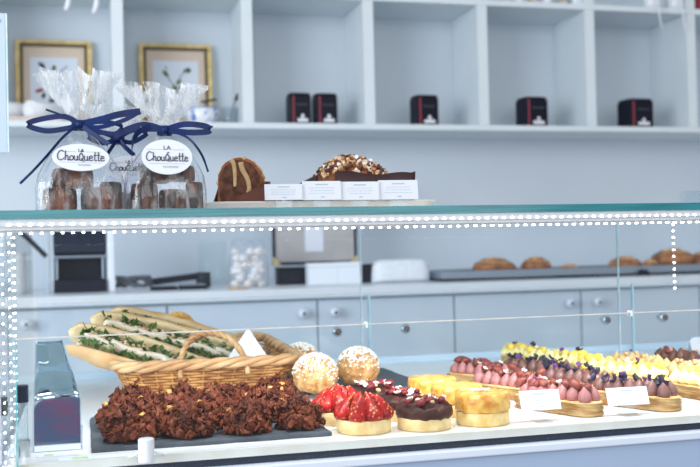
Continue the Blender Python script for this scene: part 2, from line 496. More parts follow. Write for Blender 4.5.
MB_tray = thing('shelf_basket', 'beige shallow tray under the two rolled cloths at left end of shelf', 'tray', (at(30, 112, Y=3.92).x, 3.92, SZ))
MB().bx(-.14, .12, -.1, .1, 0, .018).build('base', mat('beige straw', (196, 176, 158), .8, (214, 206, 208), scale=40), MB_tray, bevel=.004)
roll(14, 105, .17, .032, 'white rolled cloth on the shelf, nearest the left edge of the photo', math.radians(-48), SZ + .0185)
roll(46, 105, .17, .032, 'white rolled cloth on the shelf, touching the left cellophane bag top', math.radians(-42), SZ + .0185)

p = at(202, 112, Y=3.93)
t = thing('patterned_bowl', 'white porcelain bowl with blue flower pattern on shelf', 'bowl', (p.x, 3.93, SZ))
MB().lathe([(.03, 0), (.05, .002), (.058, .03), (.066, .064), (.063, .066), (.054, .03), (.02, .008)], 32).build('bowl', PORC, t, smooth=True)
MB().tube([(.0655 * math.cos(a * PI / 16), .0655 * math.sin(a * PI / 16), .066) for a in range(32)], .0022, 6, closed=True).build('blue_rim', mat('blue rim', (110, 146, 206), .3), t, smooth=True)
sp = MB().tube([(-.006, 0, .02), (.01, -.02, .09), (.045, -.03, .103)], .002, 5)
for k in range(7): sp.ball((.0 + .008 * k, -.024, .093 + .0015 * k), (.008, .004, .005))
sp.build('dried_sprig', SPRIG, t, smooth=True)
p = at(230, 112, Y=3.93)
t = thing('glass_tumbler', 'clear glass tumbler holding one dark sprig on shelf', 'glass', (p.x, 3.93, SZ))
MB().lathe([(.026, 0), (.03, .003), (.032, .075), (.030, .075), (.028, .006)], 24).build('tumbler', ACRYL, t, smooth=True)
MB().tube([(-.0, 0, .008), (.012, 0, .08), (.03, -.005, .125)], .0018, 5).ball((.03, -.005, .118), (.009, .006, .02), M=Matrix.Rotation(.5, 3, 'Y')).build('sprig', SPRIG, t, smooth=True)

# things on the upper board, only their feet are in frame
UZ = CZ + .0242
for k, px in enumerate((505, 519, 533, 547, 562, 576)):
    p = at(px, 2, Y=3.86)
    t = thing('spice_jar', ['small jar on upper board, first of the row from left', 'small jar on upper board, second of the row from left', 'small jar on upper board, third of the row from left', 'small jar on upper board, fourth of the row from left', 'small jar on upper board, fifth of the row from left', 'small jar on upper board, right end of the row'][k], 'jar', (p.x, 3.86, UZ), group='jars on the upper board')
    MB().lathe([(.018, 0), (.021, .003), (.021, .06), (.017, .07)], 16).build('jar', [JAR, KNOBM][k % 2], t, smooth=True)
    MB().lathe([(.019, .0705), (.019, .085)], 16).build('lid', DARKP2, t)
for px, lab in ((652, 'white pot with a trailing white stem, on upper board at right'), (675, 'white pot with trailing stem, at upper right corner of the photo')):
    p = at(px, 2, Y=3.84)
    t = thing('white_pot', lab, 'pot', (p.x, 3.84, UZ), group='white pots on the upper board')
    MB().lathe([(.03, 0), (.034, .004), (.042, .07), (.038, .07), (.03, .01)], 20).build('pot', KNOBM, t, smooth=True)
    MB().tube(smooth_path([(0, 0, .065), (-.01, -.045, .08), (-.012, -.064, .02), (-.006, -.066, -.05), (.004, -.066, -.1)], 6), .006, 6, flat=.4).build('trailing_stem', WHITEP, t, smooth=True)
p = at(697, 3, Y=3.86)
t = thing('red_jar', 'dark red jar on upper board at the far right', 'jar', (p.x, 3.86, UZ))
MB().lathe([(.024, 0), (.028, .003), (.028, .06), (.02, .07)], 16).build('jar', REDJ, t, smooth=True)
MB().lathe([(.022, .0705), (.022, .085)], 16).build('lid', GOLDD, t)
for px, py, lab in ((66, 10, 'white ribbon end hanging from upper board, left of two'), (94, 13, 'white ribbon end hanging from upper board, right of two')):
    p = at(px, py, Y=3.79)
    me = MB().grid(lambda u, v: Vector((p.x + (v - .5) * .018 + .012 * math.sin(u * 3), 3.792 + .01 * u if u < .2 else 3.79, p.z + (CZ + .03 - p.z) * u)), 8, 2)
    tag(me.build('hanging_ribbon', WHITEP, None, smooth=True, solid=.001), lab, 'ribbon', 'ribbon ends at the top left')

# ------------------------------------------------------------------ back counter
KZ = 1.121
bc = thing('back_counter', 'pale blue counter with cabinet doors along the back wall', 'counter', (0, 3.3, 0))
MB().bx(-1.6, 4, 0, .805, 1.087, KZ).build('worktop', COUNT, bc, bevel=.003)
MB().bx(-1.6, 4, .05, .8, 0, 1.087).build('carcass', CABM, bc)
xs = [-.73, -.237, .256, .76, 1.254, 1.746, 2.24, 2.73, 3.22]
for i in range(len(xs) - 1):
    d = MB().bx(xs[i] + .003, xs[i + 1] - .003, .03, .05, .1, 1.078).build('cabinet_door', CABM, bc, bevel=.002)
    right = i % 2 == 0
    kx = xs[i + 1] - .055 if right else xs[i] + .055
    k = MB()
    k.lathe([(.008, 0), (.007, .012), (.015, .018), (.019, .026), (.015, .036), (.004, .040)], 16)
    ko = k.build('knob', KNOBM, d, smooth=True)
    ko.location = (kx, .03, 1.037); ko.rotation_euler = (PI / 2, 0, 0)
    s_ = MB().lathe([(.006, .0402), (.004, .042)], 10).build('knob_screw', GREYT, bc); s_.parent = ko

# machine at left
YB = 3.62
a = at(49, 290, Y=YB).x; b = at(112, 290, Y=YB).x
t = thing('countertop_machine', 'black countertop machine with chrome bar between two white posts', 'machine', ((a + b) / 2, YB, KZ)); w = b - a
for s in (-1, 1): MB().bx(s * w / 2 - (.014 if s > 0 else -0), s * w / 2 + (.014 if s < 0 else 0) + s * .012, -.03, .05, 0, .25).build('post', WHITEP, t, bevel=.006)
iw = w - .034
MB().bx(-iw / 2, iw / 2, -.02, .12, .135, .245).build('upper_housing', DARKP2, t, bevel=.004)
MB().bx(-iw / 2, iw / 2, -.04, .12, 0, .045).build('base', DARKP, t, bevel=.004)
MB().bx(-iw / 2, iw / 2, .05, .12, .045, .135).build('recess', DARKP, t)
MB().bx(-iw / 2, iw / 2, -.036, -.02, .119, .128).build('chrome_bar', STEEL, t, bevel=.003)
for s in (-1, 1): MB().bx(s * (iw / 2 - .012) - .0035, s * (iw / 2 - .012) + .0035, -.03, .05, .045, .118).build('chrome_upright', STEEL, t, bevel=.002)
q0 = at(25, 236, Y=3.6); q1 = at(50, 260, Y=3.6)
tag(MB().tube(smooth_path([(q0.x - .05, 3.6, 1.36), q0, (q0.lerp(q1, .5)) + Vector((0.004, 0, -.004)), q1 + Vector((-.012, 0, .012))], 6), .0085, 8).build('black_cable', CABLE, None, smooth=True), 'thick black cable sloping down behind left white post', 'cable')
p = at(20, 280, Y=3.6)
t = thing('paper_roll', 'white ragged paper roll standing at left end of counter', 'paper roll', (p.x - .005, 3.6, KZ))
MB().lathe([(.026, 0), (.027, .02), (.025, .05), (.028, .08), (.025, .12), (.027, .142), (.008, .142)], 20).build('roll', LINEN, t, smooth=True)
# cables and adapters
p = at(140, 285, Y=3.62)
r = random.Random(3); pts = []
for k in range(46):
    an = k * .62; rad = .04 + .012 * math.sin(k * 1.3)
    pts.append((p.x - .02 + rad * math.cos(an) * 1.3, 3.66 + rad * math.sin(an) * .8, KZ + .012 + .038 * (.5 + .5 * math.sin(k * .9 + 1))))
tag(MB().tube(pts, .0045, 6).build('cable_coil', CABLEG, None, smooth=True), 'tangled coil of grey cable beside the right white post', 'cable')
a = at(150, 287, Y=3.6).x
for (x0, x1, yy, lab) in ((a, at(176, 287, Y=3.6).x, 3.56, 'flat black tablet dock lying on counter, left one'), (at(178, 287, Y=3.6).x, at(206, 287, Y=3.6).x, 3.56, 'flat black tablet dock lying on counter, right one')):
    t = thing('flat_dock', lab, 'device', ((x0 + x1) / 2, yy, KZ), group='flat black devices')
    w = x1 - x0
    MB().bx(-w / 2, w / 2, -.03, .05, 0, .014).build('housing', DARKP, t, bevel=.004)
    MB().bx(-w * .42, w * .42, -.025, .045, .0142, .018).build('top_plate', STEEL, t, bevel=.001)
t = thing('power_strip', 'black power strip leaning across behind the flat black devices', 'power strip', (at(180, 280, Y=3.72).x, 3.72, KZ + .0005))
MB().box((0, 0, .035), (.2, .045, .024), M=Matrix.Rotation(-.1, 4, 'Y')).build('bar', DARKP, t, bevel=.004)
MB().box((.085, 0, .028), (.05, .05, .056)).build('plug_block', DARKP, t, bevel=.004)
# bags of meringues
def mbag(px0, px1, h, lab, n, seed):
    a = at(px0, 285, Y=3.62).x; b = at(px1, 285, Y=3.62).x; w = b - a; r = random.Random(seed); c = (a + b) / 2
    t = thing('meringue_bag', lab, 'bag', (c, 3.62, KZ))
    rs = []
    for z, k, dd in ((0, .94, .05), (.004, 1, .056), (h * .5, 1, .05), (h * .8, .86, .034), (h, .8, .012)):
        rs.append([(math.copysign(abs(math.cos(q)) ** .6, math.cos(q)) * w / 2 * k, math.copysign(abs(math.sin(q)) ** .6, math.sin(q)) * dd, z) for q in [2 * PI * i / 28 for i in range(28)]])
    MB().rings(rs).build('bag_film', BAGM, t, smooth=True)
    for k in range(n):
        x = c + r.uniform(-w * .36, w * .36); z = KZ + .014 + (k // 5) * .023; y = 3.62 + r.uniform(-.026, .02)
        o = MB().lathe([(.013, -.012), (.017, -.007), (.015, .002), (.009, .01), (.001, .017)], 12).build('meringue', MER, None, smooth=True)
        o.location = (x, y, z); o.rotation_euler = (r.uniform(-.6, .6), r.uniform(-.6, .6), 0)
        tag(o, 'small white meringue in the clear bag on the back counter', 'meringue', 'meringues in the clear bag')


mbag(229, 268, .17, 'clear bag full of white and tan meringues on back counter', 30, 5)
t = thing('clear_tub', 'empty clear plastic tub beside the bag of meringues', 'tub', (at(213, 285, Y=3.64).x, 3.64, KZ))
MB().lathe([(.046, 0), (.05, .004), (.052, .17), (.050, .17), (.047, .01)], 24).build('tub', GLASS, t, smooth=True)
tag(MB().box((0, 0, .004), (.06, .05, .008), M=Matrix.Rotation(.3, 4, 'Z')).build('tan_biscuit', CHICK, None, bevel=.003, loc=(at(236, 287, Y=3.5).x, 3.46, KZ + .0003)), 'small tan biscuit lying before the bag of meringues', 'biscuit')
# board with brass corners
YP = 3.8
a = at(275, 240, Y=YP).x; b = at(354, 240, Y=YP).x; zb = at(310, 264, Y=YP).z; w = b - a
t = thing('framed_board', 'grey board in dark frame with brass corners and pinned note', 'notice board', ((a + b) / 2, YP, zb - .002)); hh = .30
MB().bx(-w / 2, w / 2, 0, .012, .012, hh).build('board', PINB, t)
m = MB()
for q in ((-w / 2 - .01, -w / 2, 0, hh), (w / 2, w / 2 + .01, 0, hh), (-w / 2, w / 2, 0, .012), (-w / 2, w / 2, hh - .012, hh)): m.bx(q[0], q[1], -.006, .014, q[2], q[3])
m.build('dark_frame', DARKP2, t, bevel=.002)
for s in (-1, 1): MB().prism([(s * (w / 2 + .01), 0), (s * (w / 2 - .024), 0), (s * (w / 2 + .01), .034)], -.0, .004).build('brass_corner', GOLD, t).matrix_local = Matrix.Translation((0, -.006, .0)) @ Matrix.Rotation(PI / 2, 4, 'X')
nx = at(314, 240, Y=YP).x - (a + b) / 2
MB().bx(nx - .036, nx + .036, -.003, -.0005, hh - .25, hh - .14).build('note', CARD, t)
# boxes on counter
def cbox(px0, px1, pyt, Y, d, mm, name, lab, lidm=None, parts=None):
    a = at(px0, 280, Y=Y).x; b = at(px1, 280, Y=Y).x; h = at((px0 + px1) / 2, pyt, Y=Y).z - KZ
    t = thing(name, lab, 'box', ((a + b) / 2, Y, KZ)); w = b - a
    MB().bx(-w / 2, w / 2, 0, d, 0, h * (.8 if lidm else 1)).build('carton', mm, t, bevel=.003)
    if lidm: MB().bx(-w / 2 - .001, w / 2 + .001, -.001, d + .001, h * .8 + .0002, h).build('lid', lidm, t, bevel=.002)
    return t


cbox(278, 311, 267, 3.7, .06, DARKP, 'black_box', 'black box behind white cartons, below the framed board', DARKP)
cbox(309, 338, 263, 3.6, .06, WHITEP, 'white_carton', 'white carton below the framed board, left of two', WHITEP)
cbox(338, 362, 262, 3.6, .06, WHITEP, 'white_carton', 'white carton touching small black box, right of two', WHITEP)
cbox(363, 374, 264, 3.62, .03, DARKP, 'small_black_box', 'small black upright box between white carton and rolled towel', DARKP)
# towel
a = at(371, 275, Y=3.62).x; b = at(428, 275, Y=3.62).x; w = b - a
t = thing('folded_towel', 'thick white folded towel on back counter', 'towel', ((a + b) / 2, 3.62, KZ))
m = MB()
def tw(q, x):
    c, d = math.cos(q), math.sin(q); e = .45
    fold = .004 * math.exp(-((d - .25) / .12) ** 2) if c < 0 else 0
    k = 1 - .5 * abs(2 * x / w) ** 8
    return Vector((x * (1 - .06 * (.5 + .5 * d)), math.copysign(abs(c) ** e, c) * .05 * k + fold + .002 * nz((x * 30, q * 2, 0)), .044 + math.copysign(abs(d) ** e, d) * .0425 * (k if d > 0 else 1)))
m.rings([[tw(2 * PI * i / 36, -w / 2 + w * j / 18) for i in range(36)] for j in range(19)])
m.build('towel', LINEN, t, smooth=True)
# baking tray with buns
YT = 3.6
a = at(433, 275, Y=YT).x; b = at(720, 275, Y=YT).x
t = thing('baking_tray', 'long metal baking tray with buns on the back counter', 'tray', ((a + b) / 2, YT, KZ)); w = b - a
m = MB(); m.bx(-w / 2, w / 2, -.1, .2, .012, .016)
MB().bx(-w / 2, w / 2, -.1, .2, .01, .016).build('base', STEEL, t)
m = MB()
for q in ((-w / 2, w / 2, -.106, -.1), (-w / 2, w / 2, .2, .206)): m.bx(q[0], q[1], q[2], q[3], .01, .038)
for s in (-1, 1): m.bx(s * w / 2 - .003, s * w / 2 + .003, -.106, .206, .01, .038)
m.build('rim', STEEL, t, bevel=.002)
m = MB()
for sx in (-.45, 0, .45):
    m.bx(sx * w - .03, sx * w + .03, -.09, .19, 0, .0098)
m.build('foot_rail', DARKP2, t)
tb = (a + b) / 2
m = MB(); cx = at(643, 270, Y=3.49).x
m.prism([(-.028, 0), (.03, 0), (.012, .022), (-.012, .024)], -.006, .006)
o = m.build('tray_clip', DARKP, None); o.parent = None
o.location = (cx, 3.485, KZ + .0005); o.rotation_euler = (PI / 2, 0, 0)
tag(o, 'small dark clip at the front rim of the metal tray', 'clip')
buns = [(494, 23, 'swirl bun at left end of metal tray'), (536, 18, 'bun with dark top, second from left on the tray'), (569, 14, 'small flat bun, third from left on the tray'), (625, 21, 'raisin bun cut by the glass seam'), (650, 10, 'small bun tucked left of the largest bun'), (673, 24, 'largest raisin bun, behind the vertical row of reflected lights'), (703, 14, 'bun at right edge of the photo')]
for i, (px, hw, lab) in enumerate(buns):
    Y = (3.64, 3.62, 3.6, 3.62, 3.545, 3.67, 3.62)[i]; p = at(px, 265, Y=Y); rx = hw / 1004 * 3.75 * 1.0
    t = thing('swirl_bun', lab, 'bun', (p.x, Y, KZ + .0166), rz=.5 * i, group='buns on the metal tray')
    hz = (.034, .034, .016, .03, .022, .044, .036)[i]
    MB().ball((0, 0, hz * .82), (rx, rx * .8, hz), 20, 12, fn=lambda d: 1 + .06 * nz(d, 2.4, i) - (.12 if d.z < -.6 else 0)).build('bun', BUN, t, smooth=True)
    sw = [(rx * (.12 + .72 * k / 30) * math.cos(k * .42), rx * .8 * (.12 + .72 * k / 30) * math.sin(k * .42), hz * (1.82 - .62 * (k / 30) ** 2)) for k in range(31)]
    MB().tube(sw, .006, 6).build('swirl_ridge', mat('pale bun swirl', (196, 140, 88), .5, (222, 176, 124), scale=60), t, smooth=True)
    rr = random.Random(i)
    for k in range(5):
        an = rr.uniform(0, 6.28); q = rr.uniform(.3, .75)
        MB().ball((rx * q * math.cos(an), rx * .8 * q * math.sin(an), hz * (.82 + math.sqrt(max(0, 1 - q * q)))), (.006, .005, .004), 8, 6).build('raisin', RAIS, t, smooth=True)

# ------------------------------------------------------------------ display case
DZ = 1.014; YF = 1.2; GB = 1.2928; GT = 1.3025; XL = -.095; XR = 1.62; YR = 1.985
case = thing('display_case', 'glass pastry display case with white deck and pale blue front', 'display case', (0, YF, 0))
Yl = YF
MB().bx(XL, XR, .004, YR - YF, DZ - .02, DZ).build('deck', DECKM, case)
MB().bx(XL, XR, 0, .004, DZ - .010, DZ).build('deck_edge', DECKE, case)
MB().bx(XL - .3, XR, .002, .012, .995, DZ - .0102).build('dark_seal', BLACKS, case)
MB().bx(XL - .3, XR, -.014, .03, .9845, .995).build('white_trim', TRIMW, case, bevel=.002)
MB().bx(XL - .3, XR, -.006, .03, .1, .9845).build('front_panel', PANEL, case)
MB().bx(XL - .3, XR, .03, YR - YF, 0, .993).build('cabinet', PANEL, case)
MB().bx(XL - .3, XL - .012, .012, YR - YF, .993, DZ - .004).build('side_ledge', CHROME, case)
tg = MB(); y1 = .69
tg.bx(-.42, XR, .0012, y1, GB, GT)
o = tg.build('top_glass', TOPG, case)
MB().bx(-.42, XR, 0, .0012, GB, GT).build('top_glass_edge', EDGE, case)
# LED channel under the front edge
MB().bx(XL, XR, .003, .022, GB - .0135, GB - .0003).build('light_channel', ALU, case, bevel=.001)
DIODES = []      # (strip part, place in the strip, mesh), columns mirrored in glass included
DM_FACE = MB().box((0, 0, 0), (.0030, .0016, .0019)).mesh('diode', LEDM)
DM_DOWN = MB().box((0, 0, 0), (.0030, .004, .0019)).mesh('diode', LEDM)
DM_UP = MB().box((0, 0, 0), (.0017, .0016, .0017)).mesh('diode', LEDM)
DM_BIG = MB().box((0, 0, 0), (.0030, .0016, .0026)).mesh('diode', LEDM)
for (yy, zz, n0) in ((.0015, GB - .0068, 0), (.012, GB - .0158, 1)):
    t = MB().bx(XL, XR, -.0012 if n0 == 0 else -.004, .0012 if n0 == 0 else .004, -.002 if n0 == 0 else .0005, .002).build('light_strip_or_reflection', ALU, case, loc=(0, yy, zz))
    n = 104
    for k in range(n): DIODES.append((t, (XL + .012 + 1.2 * k / (n - 1), -.0018 if n0 == 0 else 0, 0 if n0 == 0 else -.0007), DM_FACE if n0 == 0 else DM_DOWN))
MB().bx(XL - .0155, XL - .0005, .002, .016, DZ, GB).build('front_post', ALU, case, bevel=.001)
MB().bx(XL - .04, XL - .0165, .004, .02, DZ - .004, GB).build('outer_post', ALU, case, bevel=.001)
MB().bx(XL - .004, XL, .0165, YR - YF, DZ, GB - .0005).build('side_glass', GLASS, case)


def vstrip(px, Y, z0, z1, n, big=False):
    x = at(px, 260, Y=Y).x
    t = MB().bx(-.0026, .0026, .0012, .0022, z0, z1).build('light_strip_or_reflection', ACRYL, case, loc=(x, Y - YF, 0))
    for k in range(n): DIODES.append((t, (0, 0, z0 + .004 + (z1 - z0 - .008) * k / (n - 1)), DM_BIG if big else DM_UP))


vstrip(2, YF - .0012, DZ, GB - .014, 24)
vstrip(9, 1.24, DZ, GB - .012, 25)  # added dot column for the post diodes' reflection in glass
vstrip(14, 1.5, DZ + .002, GB - .012, 25, True)  # second added column, also a glass reflection of the post diodes
vstrip(674, 1.915, at(674, 290, Y=1.915).z, GB - .002, 11, True)  # glowing dots modelled in place of a reflection in the rear glass
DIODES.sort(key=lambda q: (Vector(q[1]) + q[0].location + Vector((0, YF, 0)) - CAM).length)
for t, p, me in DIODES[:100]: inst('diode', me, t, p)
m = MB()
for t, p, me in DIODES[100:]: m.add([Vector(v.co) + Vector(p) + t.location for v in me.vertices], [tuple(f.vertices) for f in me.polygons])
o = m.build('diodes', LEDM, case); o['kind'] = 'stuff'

# glass panes
def pane(name, x0, x1, y, z0, z1, mm, th=.004, edge_m=EDGEP, edges='LR', topm=EDGEW):
    w = x1 - x0; h = z1 - z0
    t = MB().bx(-w / 2 + .001, w / 2 - .001, -th / 2, th / 2, 0, h - .0012).build(name, mm, case, loc=((x0 + x1) / 2, y - YF, z0))
    if topm: MB().bx(-w / 2, w / 2, -th / 2, th / 2, h - .0012, h).build('top_edge', topm, t)
    for q, c in ((-1, 'L'), (1, 'R')):
        if c in edges: MB().bx(q * w / 2 - .001, q * w / 2 + .001, -th / 2, th / 2, 0, h - .0012).build('side_edge', edge_m, t)
    return t


EDGEG = mat('green pane edge', (96, 180, 190), .2, (170, 216, 222), scale=30)
pane('front_guard', -.078, XR, YF - .004, .999, 1.1575, GLASS, edge_m=EDGEG, edges='L', th=.006)
xA = at(361.5, 290, Y=1.93).x; xB = at(619, 290, Y=1.93).x
for (x0, x1) in ((XL + .004, xA - .001), (xA + .001, xB - .001), (xB + .001, XR)):
    pane('rear_pane', x0, x1, 1.93, DZ + .0002, GB - .0006, REARG, topm=None, edges='R' if x0 < .9 else '')
xC = at(368, 320, Y=1.98).x; xD = at(631, 320, Y=1.98).x
for (x0, x1, ks) in ((-.117 + .03, xC - .0015, (at(336, 331, Y=1.96).x,)), (xC + .0015, xD - .0015, (at(404, 328, Y=1.96).x, at(604, 318, Y=1.96).x)), (xD + .0015, XR, (at(661, 316, Y=1.96).x,))):
    t = pane('rear_flap', x0, x1, 1.972, DZ + .0002, 1.16, REARG, edges='LR' if 0 < x0 < 1 else ('R' if x0 < 0 else 'L'))
    for kx in ks:
        k = MB().lathe([(.0045, 0), (.0045, .012), (.0095, .013), (.0105, .02), (.008, .026), (.002, .0265)], 16)
        k.lathe([(.0066, .0262), (.006, .0285), (.0045, .029)], 12, mi=1)
        k = k.build('knob', [CHROME, mat('knob cap', (110, 84, 84), .4)], t, smooth=True)
        k.location = (kx - (x0 + x1) / 2, -.002, .071); k.rotation_euler = (PI / 2, 0, 0)
MB().bx(XL, XR, YR - YF, YR - YF + .015, DZ - .012, DZ + .012).build('rear_rail', WHITEP, case, bevel=.002)
for px, py, lab in ((366, 322, 'small clear clip on front glass edge before the dividing seam, centre'), (630, 311, 'small clear clip on front glass edge, right of the tall seam')):
    p = at(px, py, Y=YF - .004)
    t = thing('edge_clip', lab, 'clip', (p.x, YF - .004, 1.1575), group='clips on the front glass edge')
    MB().bx(-.0016, .0016, -.005, -.0035, -.005, .0024).build('front_jaw', WHITEP, t, bevel=.0005)
    MB().bx(-.0016, .0016, .0035, .005, -.005, .0024).build('rear_jaw', WHITEP, t, bevel=.0005)
    MB().bx(-.0016, .0016, -.0034, .0034, .0003, .0024).build('bridge', WHITEP, t)
# white tube clip on the front glass
p = at(146.5, 462, Y=YF - .016); pt = at(146.5, 438, Y=YF - .016)
t = thing('glass_clip', 'white cylindrical clip on low front glass before the chocolate clusters', 'clip', (p.x, YF - .0175, p.z)); hh = pt.z - p.z
MB().lathe([(.0085, 0), (.0092, .001), (.0092, hh - .001), (.0082, hh)], 24).build('cylinder', WHITEP, t, smooth=False, bevel=.0006)
for s in (-1, 1): MB().tube([(s * .008, 0, hh * .45), (s * .014, .004, hh * .28), (s * .02, .008, hh * .2)], .0012, 6).build('wire_arm', WHITEP, t, smooth=True)

# left end fittings
p = at(23, 446, Y=1.245); top = at(23, 385, Y=1.245)
t = thing('glass_standoff', 'slim clear tube with black cap and metal foot inside left end', 'standoff', (p.x, 1.245, DZ)); hh = top.z - DZ
MB().lathe([(.008, 0), (.008, .020), (.0062, .021)], 20).build('metal_foot', CHROME, t)
MB().lathe([(.0062, .0212), (.0062, hh - .0205)], 20).build('tube', ACRYL, t, smooth=True)
MB().lathe([(.0072, hh - .02), (.0072, hh - .001), (.006, hh)], 20).build('cap', DARKP2, t)
pa = at(0, 419, Y=1.22); pb = at(9, 380, Y=1.22)
t = thing('wall_box', 'small white device with black round side at left photo edge', 'device', (pb.x - .03, 1.232, DZ - .0038))
wz = pb.z - (DZ - .0038)
MB().bx(-.0, .02, -.012, .012, .012, wz).build('housing', WHITEP, t, bevel=.003)
MB().bx(.004, .016, -.008, .008, 0, .0118).build('foot', CHROME, t)
k = MB().lathe([(.011, 0), (.011, .006), (.009, .007)], 20).build('black_button', DARKP, t); k.location = (.0202, 0, wz * .68); k.rotation_euler = (0, PI / 2, 0)
# acrylic dispenser
xa = at(35, 430, Y=1.27).x; xb = at(83, 430, Y=1.27).x; w = xb - xa - .002; zt = at(60, 399, Y=1.27).z - DZ
t = thing('acrylic_dispenser', 'clear acrylic box with blue and purple front and leaning mirrored back', 'dispenser', ((xa + xb) / 2 - .002, 1.27, DZ + .0002))
prof = []
for i in range(7):
    an = PI - PI / 2 * i / 6
    prof.append((-w / 2 + .014 + .014 * math.cos(an), zt - .014 + .014 * math.sin(an)))
poly = [(-w / 2, .008)] + prof + [(w / 2, zt), (w / 2, .008)]
MB().prism(poly, -.001, .0).build('printed_front', PRINT, t).matrix_local = Matrix.Rotation(PI / 2, 4, 'X')
poly2 = [(-w / 2 - .002, 0)] + [(x - .002, z + .002) for x, z in prof] + [(w / 2 + .002, zt + .002), (w / 2 + .002, 0)]
MB().prism(poly2, .0012, .0032).build('clear_front', ACRYL, t).matrix_local = Matrix.Rotation(PI / 2, 4, 'X')
MB().bx(-w / 2, w / 2, -.0046, -.0034, .001, .0075).build('label_strip', CARD, t)
MB().bx(-w / 2 - .002, w / 2 + .002, .002, .17, 0, .002).build('base_sheet', ACRYL, t)
zb = .118
def lean(u, v):
    # back sheet: leans away and curls
    y = .012 + .13 * u; z = zt * .96 + (zb - zt * .96) * (u ** .8) + .004 * math.sin(u * 7)
    x0 = -w / 2 + .001 - .004 * u; x1 = w / 2 - .022 * u - .001
    return Vector((x0 + (x1 - x0) * v, y + .006 * math.sin(v * 4 + u * 3), z))
MB().grid(lean, 16, 10).build('mirrored_back', MIRR, t, smooth=True, solid=.0012)
MB().add([(-w / 2, .002, .002), (-w / 2, .165, .002), (-w / 2 - .003, .142, zb), (-w / 2, .012, zt)], [(0, 1, 2, 3)]).build('side_sheet', ACRYL, t, solid=.0015)
MB().add([(w / 2, .002, .002), (w / 2 - .01, .165, .002), (w / 2 - .022, .142, zb), (w / 2, .012, zt)], [(0, 1, 2, 3)]).build('side_sheet', ACRYL, t, solid=.0015)
# label strips on the deck lip
for (q0, q1, lab) in (((38, 452), (79, 446), 'white label strip with green mark before the acrylic box'), ((58, 466), (132, 455), 'white label strip with green mark at the front edge, below the chocolate clusters')):
    A = at(q0[0], q0[1], Z=DZ); B = at(q1[0], q1[1], Z=DZ)
    yc = (A.y + B.y) / 2
    if q0[0] == 38: yc = 1.238
    t = thing('label_strip', lab, 'label', ((A.x + B.x) / 2, max(yc, 1.2075), DZ + .0003), rz=.0, group='white label strips at left'); w = min(B.x - A.x, .11)
    MB().bx(-w / 2, w / 2, -.006, .006, 0, .0012).build('strip', CARD, t)
    MB().bx(-w * .32, -w * .1, -.003, .003, .0012, .0016).build('green_mark', mat('lime print', (170, 200, 96), .6), t)
    m = MB()
    for k in range(10): m.bx(w * (-.05 + .05 * k), w * (-.05 + .05 * k) + .0016, -.001, .001, .0012, .0015)
    m.build('printed_dots', INK, t)

# ------------------------------------------------------------------ slates
def slate(x0, x1, y0, y1, lab, rz=0):
    t = MB(); w = x1 - x0; d = y1 - y0; r = random.Random(int(x0 * 1000) % 97); pts = []
    for (ax, ay, bx_, by) in ((-1, -1, 1, -1), (1, -1, 1, 1), (1, 1, -1, 1), (-1, 1, -1, -1)):
        for k in range(12):
            u = k / 12; j = r.uniform(-.0012, .0012)
            pts.append(((ax + (bx_ - ax) * u) * w / 2 + (j if ax == bx_ else 0), (ay + (by - ay) * u) * d / 2 + (j if ay == by else 0)))
    t.prism(pts, 0, .0055)
    o = t.build('slate_board', SLATE, None, bevel=.001, loc=((x0 + x1) / 2, (y0 + y1) / 2, DZ + .0002)); o.rotation_euler.z = rz
    return tag(o, lab, 'slate board')


slate(.003, .297, 1.238, 1.478, 'dark slate board under the chocolate clusters')
slate(.335, .553, 1.6, 1.86, 'dark slate board under the sugar topped choux buns')
SLZ = DZ + .0058

# ------------------------------------------------------------------ chocolate clusters
def cluster_mesh(seed):
    r = random.Random(seed); m = MB(); R = Vector((.034, .034, .033))
    m.ball((0, 0, .012), (.026, .026, .02), 16, 10, fn=lambda d: 1 + .25 * nz(d, 2.5, seed) - (.35 if d.z < -.4 else 0))
    for k in range(460):
        z = r.uniform(-.1, 1); th = r.uniform(0, 2 * PI); rr = max(0, 1 - z * z) ** .4 if z > 0 else 1
        lump = 1 + .34 * nz((rr * math.cos(th), rr * math.sin(th), z), 2.3, seed)
        q = r.uniform(.72, 1.04) * lump
        c = Vector((R.x * rr * math.cos(th) * q, R.y * rr * math.sin(th) * q, max(.004, R.z * z * q + .006)))
        n = Vector((math.cos(th) * rr, math.sin(th) * rr, z + .15)).normalized()
        n = (n + Vector((r.gauss(0, .6), r.gauss(0, .6), r.gauss(0, .6)))).normalized()
        u = n.orthogonal().normalized(); u = Matrix.Rotation(r.uniform(0, 6.28), 3, n) @ u; v = n.cross(u)
        L = r.uniform(.003, .0072); W = r.uniform(.0022, .005); cu = r.uniform(.15, .6) * L; tw = r.uniform(-.3, .3)

        def fl(a, b):
            x = (a - .5) * 2; y = (b - .5) * 2; s = math.sqrt(max(.05, 1 - .72 * x * x))
            p = c + u * (x * L) + v * (y * W * s) + n * (cu * (x * x - .3) + cu * .7 * y * y + tw * L * x * y)
            p.z = max(p.z, .0008)
            return p
        m.grid(fl, 3, 2)
    return m.mesh('flake_cluster', CHOC, True)


